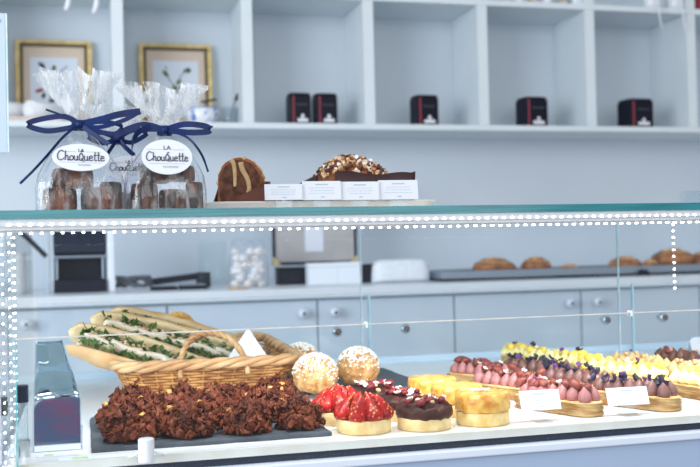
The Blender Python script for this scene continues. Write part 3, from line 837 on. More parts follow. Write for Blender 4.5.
CM = [cluster_mesh(s) for s in (11, 23, 37)]
cl = [  # x, y, scale(xy), height, label
    (.05, 1.283, .93, 1.08, 'chocolate flake cluster at the front left of slate, left of white clip'),
    (.122, 1.28, .9, 1.05, 'chocolate flake cluster in front row, just right of white clip'),
    (.195, 1.278, .88, .95, 'chocolate flake cluster in front row, second from the right'),
    (.265, 1.283, .82, 1.0, 'chocolate flake cluster at front right corner, beside strawberry tart'),
    (.048, 1.365, .95, 1.05, 'chocolate flake cluster at left end, second row'),
    (.092, 1.357, .95, 1.05, 'chocolate flake cluster in the second row, behind the white clip'),
    (.163, 1.358, .98, 1.05, 'chocolate flake cluster in the middle of the second row'),
    (.236, 1.36, .98, 1.1, 'chocolate flake cluster in second row, at its right end'),
    (.062, 1.437, .95, 1.1, 'chocolate flake cluster in back row, at left under the basket corner'),
    (.132, 1.434, .95, 1.02, 'chocolate flake cluster in back row, before the left half of basket'),
    (.198, 1.435, .95, 1.05, 'chocolate flake cluster in back row, before the basket handle foot'),
    (.262, 1.437, .9, 1.12, 'chocolate flake cluster in back row, at right before the choux buns'),
]
for i, (x, y, s, h, lab) in enumerate(cl):
    t = thing('chocolate_cluster', lab, 'chocolate cluster', (x, y, SLZ), rz=i * 1.9, group='chocolate flake clusters on slate')
    inst('flake_mound', CM[i % 3], t, scale=(s, s, h), mods=.0011)
    r = random.Random(i)
    for k in range(1 + i % 2):
        th = r.uniform(0, 6.28); f_ = MB().grid(lambda a, b: Vector(((a - .5) * .008, (b - .5) * .006, .002 * math.cos((a - .5) * 3))), 3, 2)
        o = f_.build('golden_flake', CHOCN, t, smooth=True, solid=.001)
        o.location = (.027 * s * math.cos(th), .027 * s * math.sin(th), (.03 + .006 * k) * h); o.rotation_euler = (r.uniform(-1, 1), r.uniform(-1, 1), th)

# ------------------------------------------------------------------ basket
def rr_rect(w, d, rad, n=6):
    pts = []
    for cx, cy, a0 in ((w / 2 - rad, d / 2 - rad, 0), (-w / 2 + rad, d / 2 - rad, PI / 2), (-w / 2 + rad, -d / 2 + rad, PI), (w / 2 - rad, -d / 2 + rad, 1.5 * PI)):
        for k in range(n + 1):
            a = a0 + PI / 2 * k / n; pts.append(Vector((cx + rad * math.cos(a), cy + rad * math.sin(a), 0)))
    return pts


def resample(pts, n):
    P = pts + [pts[0]]; L = [0]
    for i in range(len(P) - 1): L.append(L[-1] + (P[i + 1] - P[i]).length)
    out = []; j = 0
    for k in range(n):
        s = L[-1] * k / n
        while L[j + 1] < s: j += 1
        u = (s - L[j]) / max(1e-9, L[j + 1] - L[j]); out.append(P[j].lerp(P[j + 1], u))
    return out


BH = .058
bk = thing('wicker_basket', 'wicker basket with two arched handles holding baguette sandwiches', 'basket', (.184, 1.742, DZ + .0003), rz=math.radians(1.5))
def bsk(f, n):  # outline at height fraction f
    w = .232 + .058 * f; d = .252 + .055 * f
    o = resample(rr_rect(w, d, .035), n)
    return [Vector((p.x, p.y, f * (BH + .012 * (p.y / d + .5)))) for p in o]
NS = 44
m = MB(); rows = 12
for k in range(rows):
    f = (k + .5) / rows; pts = bsk(f, NS * 4)
    cen = []
    for i, p in enumerate(pts):
        nrm = Vector((p.x, p.y, 0)).normalized(); s = math.cos(PI * i / 4 + PI * (k % 2)); cen.append(p + nrm * (.0026 * s))
    m.tube(cen, .0023, 6, closed=True)
m.build('woven_wall', WICK, bk, smooth=True)
m = MB(); lo = bsk(0, NS); hi = bsk(1, NS)
for i in range(NS): m.tube([lo[i], hi[i]], .0021, 6)
m.build('stakes', WICK, bk, smooth=True)
MB().prism([(p.x, p.y) for p in bsk(0, 40)], 0, .004).build('base', WICK, bk)
m = MB(); pts = bsk(1.03, 240)
for ph in (0, 2.1, 4.2):
    cc = []
    for i, p in enumerate(pts):
        nrm = Vector((p.x, p.y, 0)).normalized(); a = 2 * PI * i / 240 * 11 + ph; cc.append(p + nrm * (.0048 * math.cos(a)) + Vector((0, 0, .0045 * math.sin(a) + .001)))
    m.tube(cc, .0052, 6, closed=True)
m.build('braided_rim', WICKR, bk, smooth=True)
def handle(x0, x1, y, z, zt, bend, mm, nm='handle'):
    m = MB()
    for ph in (0, PI):
        cc = []
        for k in range(41):
            u = k / 40; a = PI * u; c = Vector(((x0 + x1) / 2 - (x1 - x0) / 2 * math.cos(a), y + bend * math.sin(a), z + (zt - z) * math.sin(a) ** .85))
            cc.append(c + Vector((0, math.cos(a * 14 + ph) * .003, math.sin(a * 14 + ph) * .003)))
        m.tube(cc, .0042, 6)
    m.build(nm, mm, bk, smooth=True)
handle(-.048, .058, -.158, BH - .016, BH + .047, .055, WICKR)
handle(at(157, 330, Y=1.885).x - .184, at(200, 330, Y=1.885).x - .184, .15, BH + .004, at(180, 315, Y=1.87).z - DZ, -.02, ROPE)

# sandwiches
def sandwich(A, B, lab, seed, wd=.046, roll_=0, open_=.42):
    A = Vector(A); B = Vector(B); d = B - A; L = d.length
    t = thing('baguette_sandwich', lab, 'sandwich', A, group='baguette sandwiches in the basket')
    X = d.normalized(); Yv = Vector((0, 0, 1)).cross(X).normalized(); Zv = X.cross(Yv)
    M = Matrix((X, Yv, Zv)).transposed() @ Matrix.Rotation(roll_, 3, 'X')
    t.rotation_euler = M.to_euler()
    def half(up, nm):
        m = MB(); rs = []
        n = 26
        for i in range(n + 1):
            u = i / n; k = max(.05, min(1, (math.sin(PI * min(1, max(0, u))) ** .24)))
            if u in (0, 1): k = .12
            w = wd * k; h = (.0225 if up else .019) * k * (1 + .08 * math.sin(u * 30 + seed))
            ring = []
            for q in range(13):
                a = PI * q / 12; ring.append(Vector((u * L, wd / 2 + w / 2 * math.cos(a) - wd / 2, h * math.sin(a) * (1 if up else -1))))
            for q in range(1, 6):
                ring.append(Vector((u * L, -w / 2 + w * q / 6, .0012 * nz((u * 30, q, seed)) * (1 if up else -1) * -1)))
            rs.append(ring)
        m.rings(rs)
        # crumb faces: the flat cut side
        o = m.build(nm, [BREAD, CRUMB], t, smooth=True)
        for p in o.data.polygons:
            if all(abs(o.data.vertices[v].co.z) < .0016 for v in p.vertices): p.material_index = 1
        return o
    b = half(False, 'bottom_bread')
    tp = half(True, 'top_bread')
    tp.matrix_local = Matrix.Translation((0, wd / 2, .008)) @ Matrix.Rotation(-open_, 4, 'X') @ Matrix.Translation((0, -wd / 2, 0))
    r = random.Random(seed)
    H = .006
    def wedge(x, d, ph): return Vector((x, wd / 2 - d * math.cos(ph), H + d * math.sin(ph) - .003))
    n = 5
    for k in range(n):
        x0 = L * (.07 + .86 * k / n); x1 = x0 + L * .2; e = r.uniform(-.06, .06)
        m = MB().grid(lambda u, v: wedge(x0 + (x1 - x0) * u, wd * (.15 + .83 * v), open_ * (.42 + e) + .05 * math.sin(u * 5 + k * 2)), 8, 4)
        m.build('cheese_slice', CHEESE, t, smooth=True, solid=.0065)
    m = MB()
    for k in range(260):
        x = L * r.uniform(.05, .96); ph = open_ * r.choice((r.uniform(.05, .25), r.uniform(.62, .9))); d = wd * r.uniform(.72, 1.05)
        a = r.uniform(0, 6.28); q = r.uniform(.004, .0085); el = r.uniform(-.9, .9)
        U = Vector((math.cos(a), math.sin(a) * .6, el)).normalized() * q; V = Vector((-math.sin(a), math.cos(a) * .6, r.uniform(-.6, .6))).normalized() * q * .6
        c = wedge(x, d, ph)
        m.add([c - U, c + V, c + U + Vector((0, 0, .002)), c - V], [(0, 1, 2, 3)])
    m.build('salad_leaves', LEAF, t, smooth=False, solid=.0006)
    m = MB()
    for k in range(110):
        m.ball(wedge(L * r.uniform(.08, .93), wd * r.uniform(.7, .98), open_ * r.uniform(.5, .75)), (.0035, .003, .0024), 6, 4)
    m.build('shredded_filling', CHICK, t, smooth=True)
    return t


def dz_(px, py, Y): return at(px, py, Y=Y)
sandwich(dz_(66, 345, 1.64), dz_(215, 390, 1.69), 'baguette sandwich lowest at front, its tip sticking out farthest left', 1, wd=.058, roll_=-.3, open_=.66)
sandwich(dz_(88, 332, 1.72), dz_(246, 371, 1.76), 'baguette sandwich in the middle, blunt end above the lowest one', 2, wd=.058, roll_=-.25, open_=.62)
sandwich(dz_(106, 325, 1.80), dz_(240, 360, 1.83), 'baguette sandwich at the back under the golden rear handle', 3, wd=.058, roll_=-.2, open_=.5)
# napkin
p = at(247, 357, Y=1.665)
t = MB()
t.add([(-.035, 0, 0), (.035, -.01, 0), (.03, .02, 0), (-.025, .03, 0), (.004, .006, .052), (.014, .01, .02)], [(0, 1, 4), (1, 5, 4), (1, 2, 5), (2, 3, 4), (3, 0, 4), (5, 2, 4)])
o = t.build('paper_napkin', LINEN, None, solid=.001, sub=0, loc=(p.x, 1.665, p.z - .004))
tag(o, 'white pointed paper napkin in the right end of basket', 'napkin')

# ------------------------------------------------------------------ choux buns
def choux_mesh(seed):
    m = MB()
    m.ball((0, 0, .031), (.0355, .0355, .034), 64, 40, fn=lambda d: 1 + .06 * nz(d, 4, seed) + .05 * nz(d, 9, seed) + .055 * nz(d, 22, seed) - (.16 if d.z < -.75 else 0))
    return m.mesh('choux_shell', CHOUX, True)
def sugar_mesh(seed):
    r = random.Random(seed); m = MB()
    for k in range(620):
        th = r.uniform(0, 6.28); z = 1 - abs(r.gauss(0, .45))
        if z < -.5: z = r.uniform(0, 1)
        rr = math.sqrt(max(0, 1 - z * z)); s = r.uniform(.0005, .0017)
        c = Vector((.0362 * rr * math.cos(th), .0362 * rr * math.sin(th), .031 + .0347 * z))
        m.box((0, 0, 0), (s * 2, s * 1.6, s * 1.4), M=Matrix.Translation(c) @ Matrix.Rotation(r.uniform(0, 3), 4, Vector((r.random(), r.random(), r.random() + .1))))
    return m.mesh('pearl_sugar', SUGAR)
for i, (px, py, Z_, lab) in enumerate(((300, 391, 1.66, 'choux bun with pearl sugar, half hidden behind right end of basket'), (319.5, 397, 1.6, 'choux bun with pearl sugar, in front of the others on slate'), (362.5, 388, 1.66, 'choux bun with pearl sugar, standing apart at right on slate'))):
    p = at(px, py, Z=SLZ)
    x, y = p.x, p.y + .026
    if i == 0: x, y = .362 - .0, 1.735
    t = thing('choux_bun', lab, 'choux bun', (x, y, SLZ), rz=i * 2, group='sugared choux buns')
    if i == 0: t.location.x = at(301, 380, Y=1.735).x + .003; t.location.y = 1.75
    inst('shell', choux_mesh(i + 2), t, scale=1.0)
    s = inst('pearl_sugar', sugar_mesh(i + 5), t); s['kind'] = 'stuff'

# ------------------------------------------------------------------ tarts
def crust_mesh(R, h):
    m = MB(); n = 40; rs = []
    for z, k in ((0, .95), (.001, .985), (h * .5, 1.0), (h * .93, 1.0), (h, .985), (h, .9)):
        rs.append([(R * k * (1 + .012 * nz((math.cos(2 * PI * i / n) * 3, math.sin(2 * PI * i / n) * 3, z * 90))) * math.cos(2 * PI * i / n), R * k * math.sin(2 * PI * i / n), z) for i in range(n)])
    m.rings(rs); return m.mesh('crust', CRUST, True)
CRM = crust_mesh(.0355, .0175)
def slice_mesh():
    m = MB(); rs = []; n = 14; L = .033
    for j in range(13):
        u = j / 12; w = .0138 * (max(.015, 1 - u ** 1.7)) ** .85 * min(1, .6 + 3 * u); z = L * u
        ring = []
        for q in range(n):
            a = 2 * PI * q / n; y = math.sin(a) * w * .7
            if y > .0012: y = .0012
            ring.append((math.cos(a) * w, y, z))
        rs.append(ring)
    m.rings(rs); me = m.mesh('strawberry_slice', [BERRY, BERRYC], True)
    for p in me.polygons:
        if p.normal.y > .9: p.material_index = 1
    return me
SLM = slice_mesh()
def straw(x, y, rz, lab):
    t = thing('strawberry_tart', lab, 'tart', (x, y, DZ + .0002), rz=rz, group='strawberry tarts')
    inst('crust', CRM, t)
    MB().lathe([(.031, .0178), (.026, .024), (.01, .03), (.001, .031)], 20).build('custard', REDF, t, smooth=True)
    r = random.Random(int(x * 999)); n = 8
    for k in range(n):
        a = 2 * PI * k / n + .2
        o = inst('strawberry_slice', SLM, t, (.0295 * math.cos(a), .0295 * math.sin(a), .0165), scale=(1.05, 1.05, 1.05 + r.uniform(-.08, .12)))
        o.rotation_euler = Matrix.Rotation(a + PI / 2, 3, 'Z').to_euler()
        o.matrix_local = Matrix.Translation((.0315 * math.cos(a), .0315 * math.sin(a), .0165)) @ Matrix.Rotation(a + PI / 2, 4, 'Z') @ Matrix.Rotation(-.43 + r.uniform(-.16, .12), 4, 'X') @ Matrix.Rotation(r.uniform(-.2, .2), 4, 'Y') @ Matrix.Diagonal((1.0, 1.35, 1.05 + r.uniform(-.14, .12), 1))
    for k in range(4):
        a = 2 * PI * k / 4 + .6
        o = inst('strawberry_slice', SLM, t)
        o.matrix_local = Matrix.Translation((.014 * math.cos(a), .014 * math.sin(a), .026)) @ Matrix.Rotation(a + PI / 2, 4, 'Z') @ Matrix.Rotation(-.35, 4, 'X') @ Matrix.Diagonal((.85, 1, .8, 1))
straw(.345, 1.2575, 0, 'strawberry tart in front, between chocolate clusters and chocolate tart')
straw(.3305, 1.334, .5, 'strawberry tart behind, half hidden at the right end of clusters')

def flat_bit(s1, s2, mm, nm, curl=.25):
    return MB().grid(lambda a, b: Vector(((a - .5) * s1 * (1 - .5 * (2 * b - 1) ** 2), (b - .5) * s2, curl * s1 * ((2 * a - 1) ** 2 + .5 * (2 * b - 1) ** 2))), 4, 4).mesh(nm, mm, True)
BITR = MB().ball((0, 0, 0), (.006, .004, .0035), 8, 6, fn=lambda d: 1 + .25 * nz(d, 2)).mesh('fruit_piece', REDF, True)
BITW = flat_bit(.008, .006, ALMOND, 'white_flake')
BITG = MB().ball((0, 0, 0), (.004, .003, .0025), 8, 6).mesh('nut_piece', NUT, True)
def choct(x, y, rz, lab):
    t = thing('chocolate_tart', lab, 'tart', (x, y, DZ + .0002), rz=rz, group='chocolate tarts')
    inst('crust', CRM, t, scale=(1, 1, .95))
    sd = int(x * 777 + y * 100); n = 44; rs = []
    for j, (rr, z) in enumerate(((.0345, .0165), (.0372, .018), (.0378, .023), (.0366, .028), (.033, .0325), (.027, .034), (.02, .035), (.012, .0355), (.005, .0355), (.001, .0355))):
        rs.append([(rr * math.cos(2 * PI * i / n) * (1 + .05 * nz((math.cos(2 * PI * i / n) * 3, math.sin(2 * PI * i / n) * 3, z * 90), 1, sd)), rr * math.sin(2 * PI * i / n), z + (.0075 * nz((rr * 140 * math.cos(2 * PI * i / n), rr * 140 * math.sin(2 * PI * i / n), sd % 7), 1, sd) * (1 if z > .02 else .4)) - (.003 if rr < .0365 else 0)) for i in range(n)])
    MB().rings(rs).build('ganache', GAN, t, smooth=True)
    r = random.Random(sd)
    for k in range(28):
        a = r.uniform(0, 6.28); q = r.uniform(.004, .031); me, nm = [(BITR, 'fruit_piece'), (BITW, 'white_flake'), (BITR, 'fruit_piece'), (BITG, 'nut_piece')][k % 4]
        inst(nm, me, t, (q * math.cos(a), q * math.sin(a), .0365 + r.uniform(0, .0015)), (r.uniform(-.5, .5), r.uniform(-.5, .5), r.uniform(0, 6)), r.uniform(.8, 1.35), mods=.0008 if me is BITW else None)
k3 = at(380, 414, Z=DZ)
choct(.4255, 1.251, 0, 'chocolate tart with red fruit bits, nearest of three, left of caramel apple tart')
choct(.4185, 1.334, 1, 'chocolate tart with red fruit bits, middle one of three')
choct(.405, 1.417, 2, 'chocolate tart with red fruit bits, farthest, below the lone choux bun')

def applet(x, y, rz, lab, flake):
    t = thing('apple_tart', lab, 'tart', (x, y, DZ + .0002), rz=rz, group='caramel apple tarts')
    R = .0355; sd = int(y * 900); n = 52
    MB().lathe([(R * .96, 0), (R, .001), (R, .0165), (R * .97, .0172)], 40).build('sponge_base', APPLEB, t, smooth=True)
    rs = []
    for rr, z in ((R * .97, .0174), (R * 1.02, .019), (R * 1.02, .023), (R * 1.02, .027), (R * 1.02, .031), (R * 1.01, .036), (R * .98, .0405), (R * .9, .0418), (R * .7, .042), (R * .35, .0415), (.0005, .042)):
        rs.append([(rr * math.cos(2 * PI * i / n) * (1 + .07 * nz((math.cos(2 * PI * i / n) * 6, math.sin(2 * PI * i / n) * 6, z * 200), 1, sd)), rr * math.sin(2 * PI * i / n) * (1 + .03 * nz((math.cos(2 * PI * i / n) * 4, math.sin(2 * PI * i / n) * 4, z * 120), 1, sd)), z + .0018 * nz((rr * math.cos(2 * PI * i / n) * 120, rr * math.sin(2 * PI * i / n) * 120, z), 1, sd)) for i in range(n)])
    MB().rings(rs).build('apple_topping', APPLE, t, smooth=True)
    r = random.Random(sd)
    if flake:
        for k in range(3): inst('white_flake', BITW, t, (.004 - .008 * k, -.006 + .003 * k, .0432), (0, .1, r.uniform(0, 3)), 1.2, mods=.0008)
applet(.509, 1.2555, 0, 'round caramel apple tart with white flake on top, nearest of three', True)
applet(.503, 1.335, 0, 'round caramel apple tart, middle one of three, behind the nearest', False)
applet(.498, 1.425, 0, 'round caramel apple tart, farthest of three, touching the slate corner view', False)

# ------------------------------------------------------------------ eclairs
def pastry_mesh(L, W, h, seed):
    m = MB(); n = 40; rs = []; lv = 12
    for j in range(lv + 1):
        z = h * j / lv; off = .0026 * (1 if j % 2 else -1) * (0 if j in (0, lv) else 1) - (.003 if j == 0 else 0) - (.002 if j == lv else 0)
        ring = []
        for i in range(n):
            a = 2 * PI * i / n; cx = (L / 2 - W / 2) * (1 if math.cos(a) >= 0 else -1)
            rr = W / 2 + off + .0016 * nz((math.cos(a) * 2, math.sin(a) * 2, j * .9), 1, seed)
            ring.append((cx + rr * math.cos(a), rr * math.sin(a), z + (.0006 * nz((a, j, 3), 1, seed) if 0 < j else 0)))
        rs.append(ring)
    m.rings(rs); return m.mesh('pastry', PUFF, True)
EL, EW, EH = .142, .044, .0195
PASM = [pastry_mesh(EL, EW, EH, s) for s in (1, 2, 3)]
def dollop(mm, nm, fat=1):
    m = MB(); rs = []; n = 16
    for rr, z, dx in ((.006, 0, 0), (.0088, .002, 0), (.0096 * fat, .006, 0), (.0086 * fat, .011, .0003), (.0062, .0155, .0008), (.0032, .019, .0018), (.0004, .0222, .003)):
        rs.append([(dx + rr * math.cos(2 * PI * i / n), rr * math.sin(2 * PI * i / n), z) for i in range(n)])
    m.rings(rs); return m.mesh(nm, mm, True)
DOL = {'pink': dollop(PINK, 'pink_dollop'), 'plum': dollop(PLUM, 'cocoa_dollop'), 'lemon': dollop(LEMON, 'lemon_dollop', 1.3), 'tan': dollop(TAN, 'caramel_dollop', 1.1), 'umber': dollop(UMBER, 'brown_dollop')}
PET = {k: flat_bit(.014, .012, v, 'petal', .3) for k, v in (('d', PETD), ('p', PETP), ('y', PETY))}
PEC = MB().ball((0, 0, 0), (.009, .006, .0045), 10, 8, fn=lambda d: 1 + .25 * nz(d, 3) - (.2 if abs(d.y) < .2 and d.z > 0 else 0)).mesh('pecan', PECAN, True)
LEMC = MB().ball((0, 0, 0), (.0075, .0065, .006), 8, 6, fn=lambda d: 1 + .2 * nz(d, 2)).mesh('curd_dot', CURD, True)
HERB = flat_bit(.008, .004, GREEN, 'herb_leaf', .2)
def eclair(kind, x, y, rz, lab, seed):
    t = thing('cream_eclair', lab, 'eclair', (x, y, DZ + .0002), rz=rz, group={'pink': 'pink cream eclairs', 'plum': 'cocoa cream eclairs', 'lemon': 'lemon cream eclairs', 'tan': 'caramel eclairs', 'umber': 'brown cream eclairs'}[kind])
    inst('pastry', PASM[seed % 3], t)
    r = random.Random(seed)
    for row in (-1, 1):
        for k in range(7):
            xx = -EL / 2 + .017 + (EL - .034) * k / 6
            inst('cream_dollop', DOL[kind], t, (xx + r.uniform(-.0015, .0015), row * .0098 + r.uniform(-.001, .001), EH - .001), (r.uniform(-.12, .12), r.uniform(-.12, .12), r.uniform(0, 6.2)), (1.02, 1.02, r.uniform(.9, 1.1)))
    def top(me, nm, n, zlo, zhi, sc=1, up=.5, sol=None):
        for k in range(n):
            inst(nm, me, t, (-EL / 2 + .012 + (EL - .024) * (k + r.uniform(.1, .9)) / n, r.uniform(-.014, .014), EH + r.uniform(zlo, zhi)), (r.uniform(-up, up), r.uniform(-up, up), r.uniform(0, 6.2)), sc * r.uniform(.85, 1.15), mods=sol)
    if kind == 'pink':
        top(PEC, 'red_nut', 9, .016, .022, 1.25, .7); top(BITW, 'white_flake', 3, .019, .023, 1.1, .6, .0008); top(PET['p'], 'petal', 1, .022, .025, .6, .7, .0006); top(HERB, 'herb_leaf', 3, .02, .024, 1, .9, .0006)
    if kind == 'plum':
        top(PET['d'], 'dark_petal', 8, .014, .021, 1.2, 1.1, .0007); top(PET['y'], 'yellow_petal', 2, .019, .023, .8, .7, .0007); top(PET['p'], 'purple_petal', 2, .021, .025, .75, .9, .0007); top(HERB, 'herb_leaf', 2, .02, .023, 1, .9, .0006)
    if kind == 'lemon':
        top(LEMC, 'curd_dot', 9, .012, .02, 1.35, .3); top(PET['d'], 'dark_petal', 1, .023, .027, .9, 1.3, .0007); top(PET['p'], 'purple_petal', 1, .022, .025, .7, .9, .0007); top(BITW, 'white_flake', 2, .019, .022, 1.1, .6, .0008)
    if kind == 'tan':
        top(BITG, 'nut_piece', 16, .012, .021, 1.5, .5); top(PET['p'], 'purple_petal', 1, .021, .023, .6, .6, .0007)
    if kind == 'umber':
        top(PEC, 'red_nut', 5, .017, .02, 1, .5); top(BITG, 'nut_piece', 5, .018, .021, 1.2, .5)
def row(kind, pts, rz0):
    for i, (x, y, lab) in enumerate(pts): eclair(kind, x, y, rz0 + .06 * math.sin(i * 2.1 + len(kind)), lab, i + len(kind) * 5)
RZ = math.radians(-64)
row('pink', [(.644, 1.305, 'pink cream eclair behind left price card, nearest of the pink ones'), (.634, 1.45, 'pink cream eclair with red nuts, middle of three'), (.648, 1.59, 'pink cream eclair farthest back at the left end of the eclairs')], RZ)
row('plum', [(.763, 1.303, 'cocoa cream eclair with dark petals behind the right price card, nearest'), (.742, 1.45, 'cocoa cream eclair with dark petals, second from the front'), (.744, 1.59, 'cocoa cream eclair with dark petals, third from the front')], math.radians(-62))
row('lemon', [(.898, 1.32, 'lemon cream eclair nearest, right of the front cocoa eclair'), (.862, 1.475, 'lemon cream eclair with purple petals, second from the front'), (.843, 1.632, 'lemon cream eclair, third from the front, before the tall glass seam'), (.822, 1.79, 'lemon cream eclair farthest back, its tip left of all lemon ones')], math.radians(-76))
row('tan', [(.962, 1.43, 'caramel cream eclair nearest, at the right edge of the photo'), (.938, 1.575, 'caramel cream eclair farther back, right of the lemon ones')], math.radians(-80))
row('umber', [(1.035, 1.44, 'brown cream eclair with nuts at right photo edge, nearest'), (1.04, 1.6, 'brown cream eclair with nuts at right, farther back')], math.radians(-82))

# ------------------------------------------------------------------ price cards
def card(pxs, pyt, pyb, Y, zb, lab, nlines, tilt=.3, stand=True, shear=.0, seed=0):
    a = at(pxs[0], pyb, Y=Y); b = at(pxs[1], pyb, Y=Y); tp = at((pxs[0] + pxs[1]) / 2, pyt, Y=Y); bt = at((pxs[0] + pxs[1]) / 2, pyb, Y=Y)
    w = b.x - a.x; h = (tp.z - bt.z) / math.cos(tilt)
    t = thing('price_card', lab, 'price card', ((a.x + b.x) / 2, Y, zb), rz=math.radians(-3)); z0 = bt.z - zb
    M = Matrix.Translation((0, 0, z0)) @ Matrix.Rotation(-tilt, 4, 'X')
    c = MB().bx(-w / 2, w / 2, -.0006, .0006, 0, h).build('card', CARD, t); c.matrix_local = M
    r = random.Random(seed); m = MB()
    m.bx(-w * .16, w * .16, -.0011, -.0004, h * .79, h * .85)
    for k in range(nlines):
        l = r.uniform(.28, .38) * w; zz = h * (.62 - .14 * k); x = -l
        while x < l:
            q = r.uniform(.0015, .004); m.bx(x, min(l, x + q), -.0009, -.0004, zz, zz + h * .03); x += q + .0012
    m.bx(-w * .03, w * .07, -.0009, -.0004, h * .13, h * .19)
    g = m.build('faint_print', INK, t); g.matrix_local = M
    m = MB(); sw = w * .42
    m.bx(-sw / 2, sw / 2, .0012, .0024, 0, z0 + h * .5)
    q = m.build('clear_stand', ACRYL, t); q.rotation_euler = (-tilt * .6, 0, 0)
    MB().bx(-sw / 2, sw / 2, -.012, .014, 0, .0012).build('stand_foot', ACRYL, t)
    return t
card((522, 561), 391, 410, 1.235, DZ + .0003, 'white price card before the pink eclairs, left of two on the deck', 3, .35, seed=1)
card((609, 649), 388, 405, 1.235, DZ + .0003, 'white price card before the cocoa eclairs, right of two on the deck', 3, .35, seed=2)
p = at(692, 348, Y=1.88)
t = thing('white_clip_card', 'small white folded card standing at far right behind brown eclairs', 'card', (p.x, 1.88, DZ + .0003))
MB().add([(.0, 0, 0), (.05, 0, 0), (.05, .008, .026), (.03, .008, .026), (.026, .008, .031), (.008, .008, .031), (.0, .008, .024)], [(0, 1, 2, 3, 4, 5, 6)]).build('card_face', CARD, t, solid=.001)
MB().add([(.0, .02, 0), (.05, .02, 0), (.05, .010, .024), (.0, .010, .024)], [(0, 1, 2, 3)]).build('card_back', CARD, t, solid=.001)

# ------------------------------------------------------------------ tray of cakes on the glass top
TY = 1.40; z0 = GT + .0003
xa = at(200, 203, Y=TY).x; xb = at(430, 203, Y=TY).x; w = xb - xa; tc_ = (xa + xb) / 2
tr = thing('cake_tray', 'long ivory tray with raised lip holding loaf cakes on glass top', 'tray', (tc_, TY + .02, z0))
out = rr_rect(w, .14, .03); ins = rr_rect(w - .012, .128, .026); inb = rr_rect(w - .03, .11, .02); bot = rr_rect(w - .03, .11, .02)
def zr(pts, z): return [Vector((p.x, p.y, z)) for p in pts]
MB().rings([zr(bot, 0), zr(out, .0135), zr(out, .015), zr(ins, .0145), zr(inb, .004)]).build('tray', TRAYW, tr, smooth=False, bevel=.001)
TZ = z0 + .0043
# marbled half loaf
Yc = TY - .0
p = at(243, 198, Y=Yc)
t = thing('marbled_loaf', 'cut marbled loaf cake in brown paper mould showing pale swirls', 'cake', (p.x - .001, Yc + .012, TZ), rz=math.radians(-14))
prof = [(-.029, 0), (-.03, .02), (-.0305, .036), (-.026, .047), (-.018, .056), (-.004, .061), (.01, .059), (.022, .052), (.03, .04), (.029, .02), (.028, 0)]
pp = smooth_path([(x, 0, z) for x, z in prof], 4)
prof_s = 1.22
pp = [Vector((v.x, v.y, v.z * prof_s)) for v in pp]
rg = lambda y, k: [Vector((v.x * k + .003 * nz((v.x * 70, y * 50, v.z * 70)), y, v.z * (k if v.z > .03 else 1))) for v in pp]
MB().rings([rg(-.012, .99), rg(-.008, 1.01), rg(.02, 1.02), rg(.045, 1.0), rg(.052, .94)]).build('loaf_crust', LOAFC, t, smooth=True)
rg2 = [Vector((v.x * .93, 0, .001 + v.z * .95)) for v in pp]
MB().rings([[v + Vector((0, -.0135, 0)) for v in rg2], [v + Vector((0, -.0115, 0)) for v in rg2]]).build('cut_face', LOAF, t)
m = MB()
m.tube(smooth_path([(-.012, -.0128, .071), (-.008, -.0128, .066), (-.0065, -.0128, .05), (-.007, -.0128, .034)], 6), lambda u: .0035 * (1 - .4 * u) + .0004, 6, flat=1)
m.tube(smooth_path([(.002, -.0128, .068), (.004, -.0128, .058), (.011, -.0128, .044), (.013, -.0128, .03), (.009, -.0128, .02)], 6), lambda u: .004 * (1 - .3 * u) + .0003, 6)
m.build('pale_swirl', SWIRL, t, smooth=True)
m = MB(); r = random.Random(8)
for k in range(90):
    v = r.choice(pp)
    if v.z < .03: continue
    m.ball((v.x, r.uniform(-.01, .04), v.z + .0005), r.uniform(.0018, .0036), 7, 5)
m.build('crumb_topping', NUT, t, smooth=True)
m = MB()
m.add([(-.034, -.022, 0), (.036, -.022, 0), (.04, -.024, .036), (-.038, -.024, .006)], [(0, 1, 2, 3)])
m.add([(-.034, -.022, 0), (-.034, .056, 0), (-.036, .058, .045), (-.038, -.024, .006)], [(0, 1, 2, 3)])
m.add([(.036, -.022, 0), (.036, .056, 0), (.038, .058, .045), (.04, -.024, .036)], [(0, 3, 2, 1)])
m.add([(-.034, .056, 0), (.036, .056, 0), (.038, .058, .045), (-.036, .058, .045)], [(0, 1, 2, 3)])
m.add([(-.034, -.022, 0.0005), (.036, -.022, 0.0005), (.036, .056, 0.0005), (-.034, .056, 0.0005)], [(0, 1, 2, 3)])
m.build('paper_mould', MOULD, t, solid=.0016)
# crumbs beside the loaf
for i, (px, lab) in enumerate(((272, 'small fallen cake crumb just right of marbled loaf'),)):
    o = MB().ball((0, 0, .006), (.012, .012, .0075), 10, 6, fn=lambda d: 1 + .3 * nz(d, 2)).build('cake_piece', LOAFC, None, smooth=True, loc=(at(px, 190, Y=TY + .03).x + .004, TY + .035, TZ + .001)); o.scale = (1, 1, 2.1)
    tag(o, lab, 'cake')
# dark loaf slices at left of the long loaf
xa = at(288, 190, Y=TY + .02).x; xb = at(318, 190, Y=TY + .02).x
t = thing('dark_slice', 'dark end slice of cake behind the first two price cards', 'cake', ((xa + xb) / 2, TY + .03, TZ))
m = MB(); w = xb - xa
m.rings([[(-w / 2 + w * u, -.02, 0), (-w / 2 + w * u, .02, 0), (-w / 2 + w * u, .02, .022 + .03 * u ** .7), (-w / 2 + w * u, -.02, .022 + .03 * u ** .7)] for u in [k / 10 for k in range(11)]])
m.build('slice', MOULDD, t, bevel=.003)
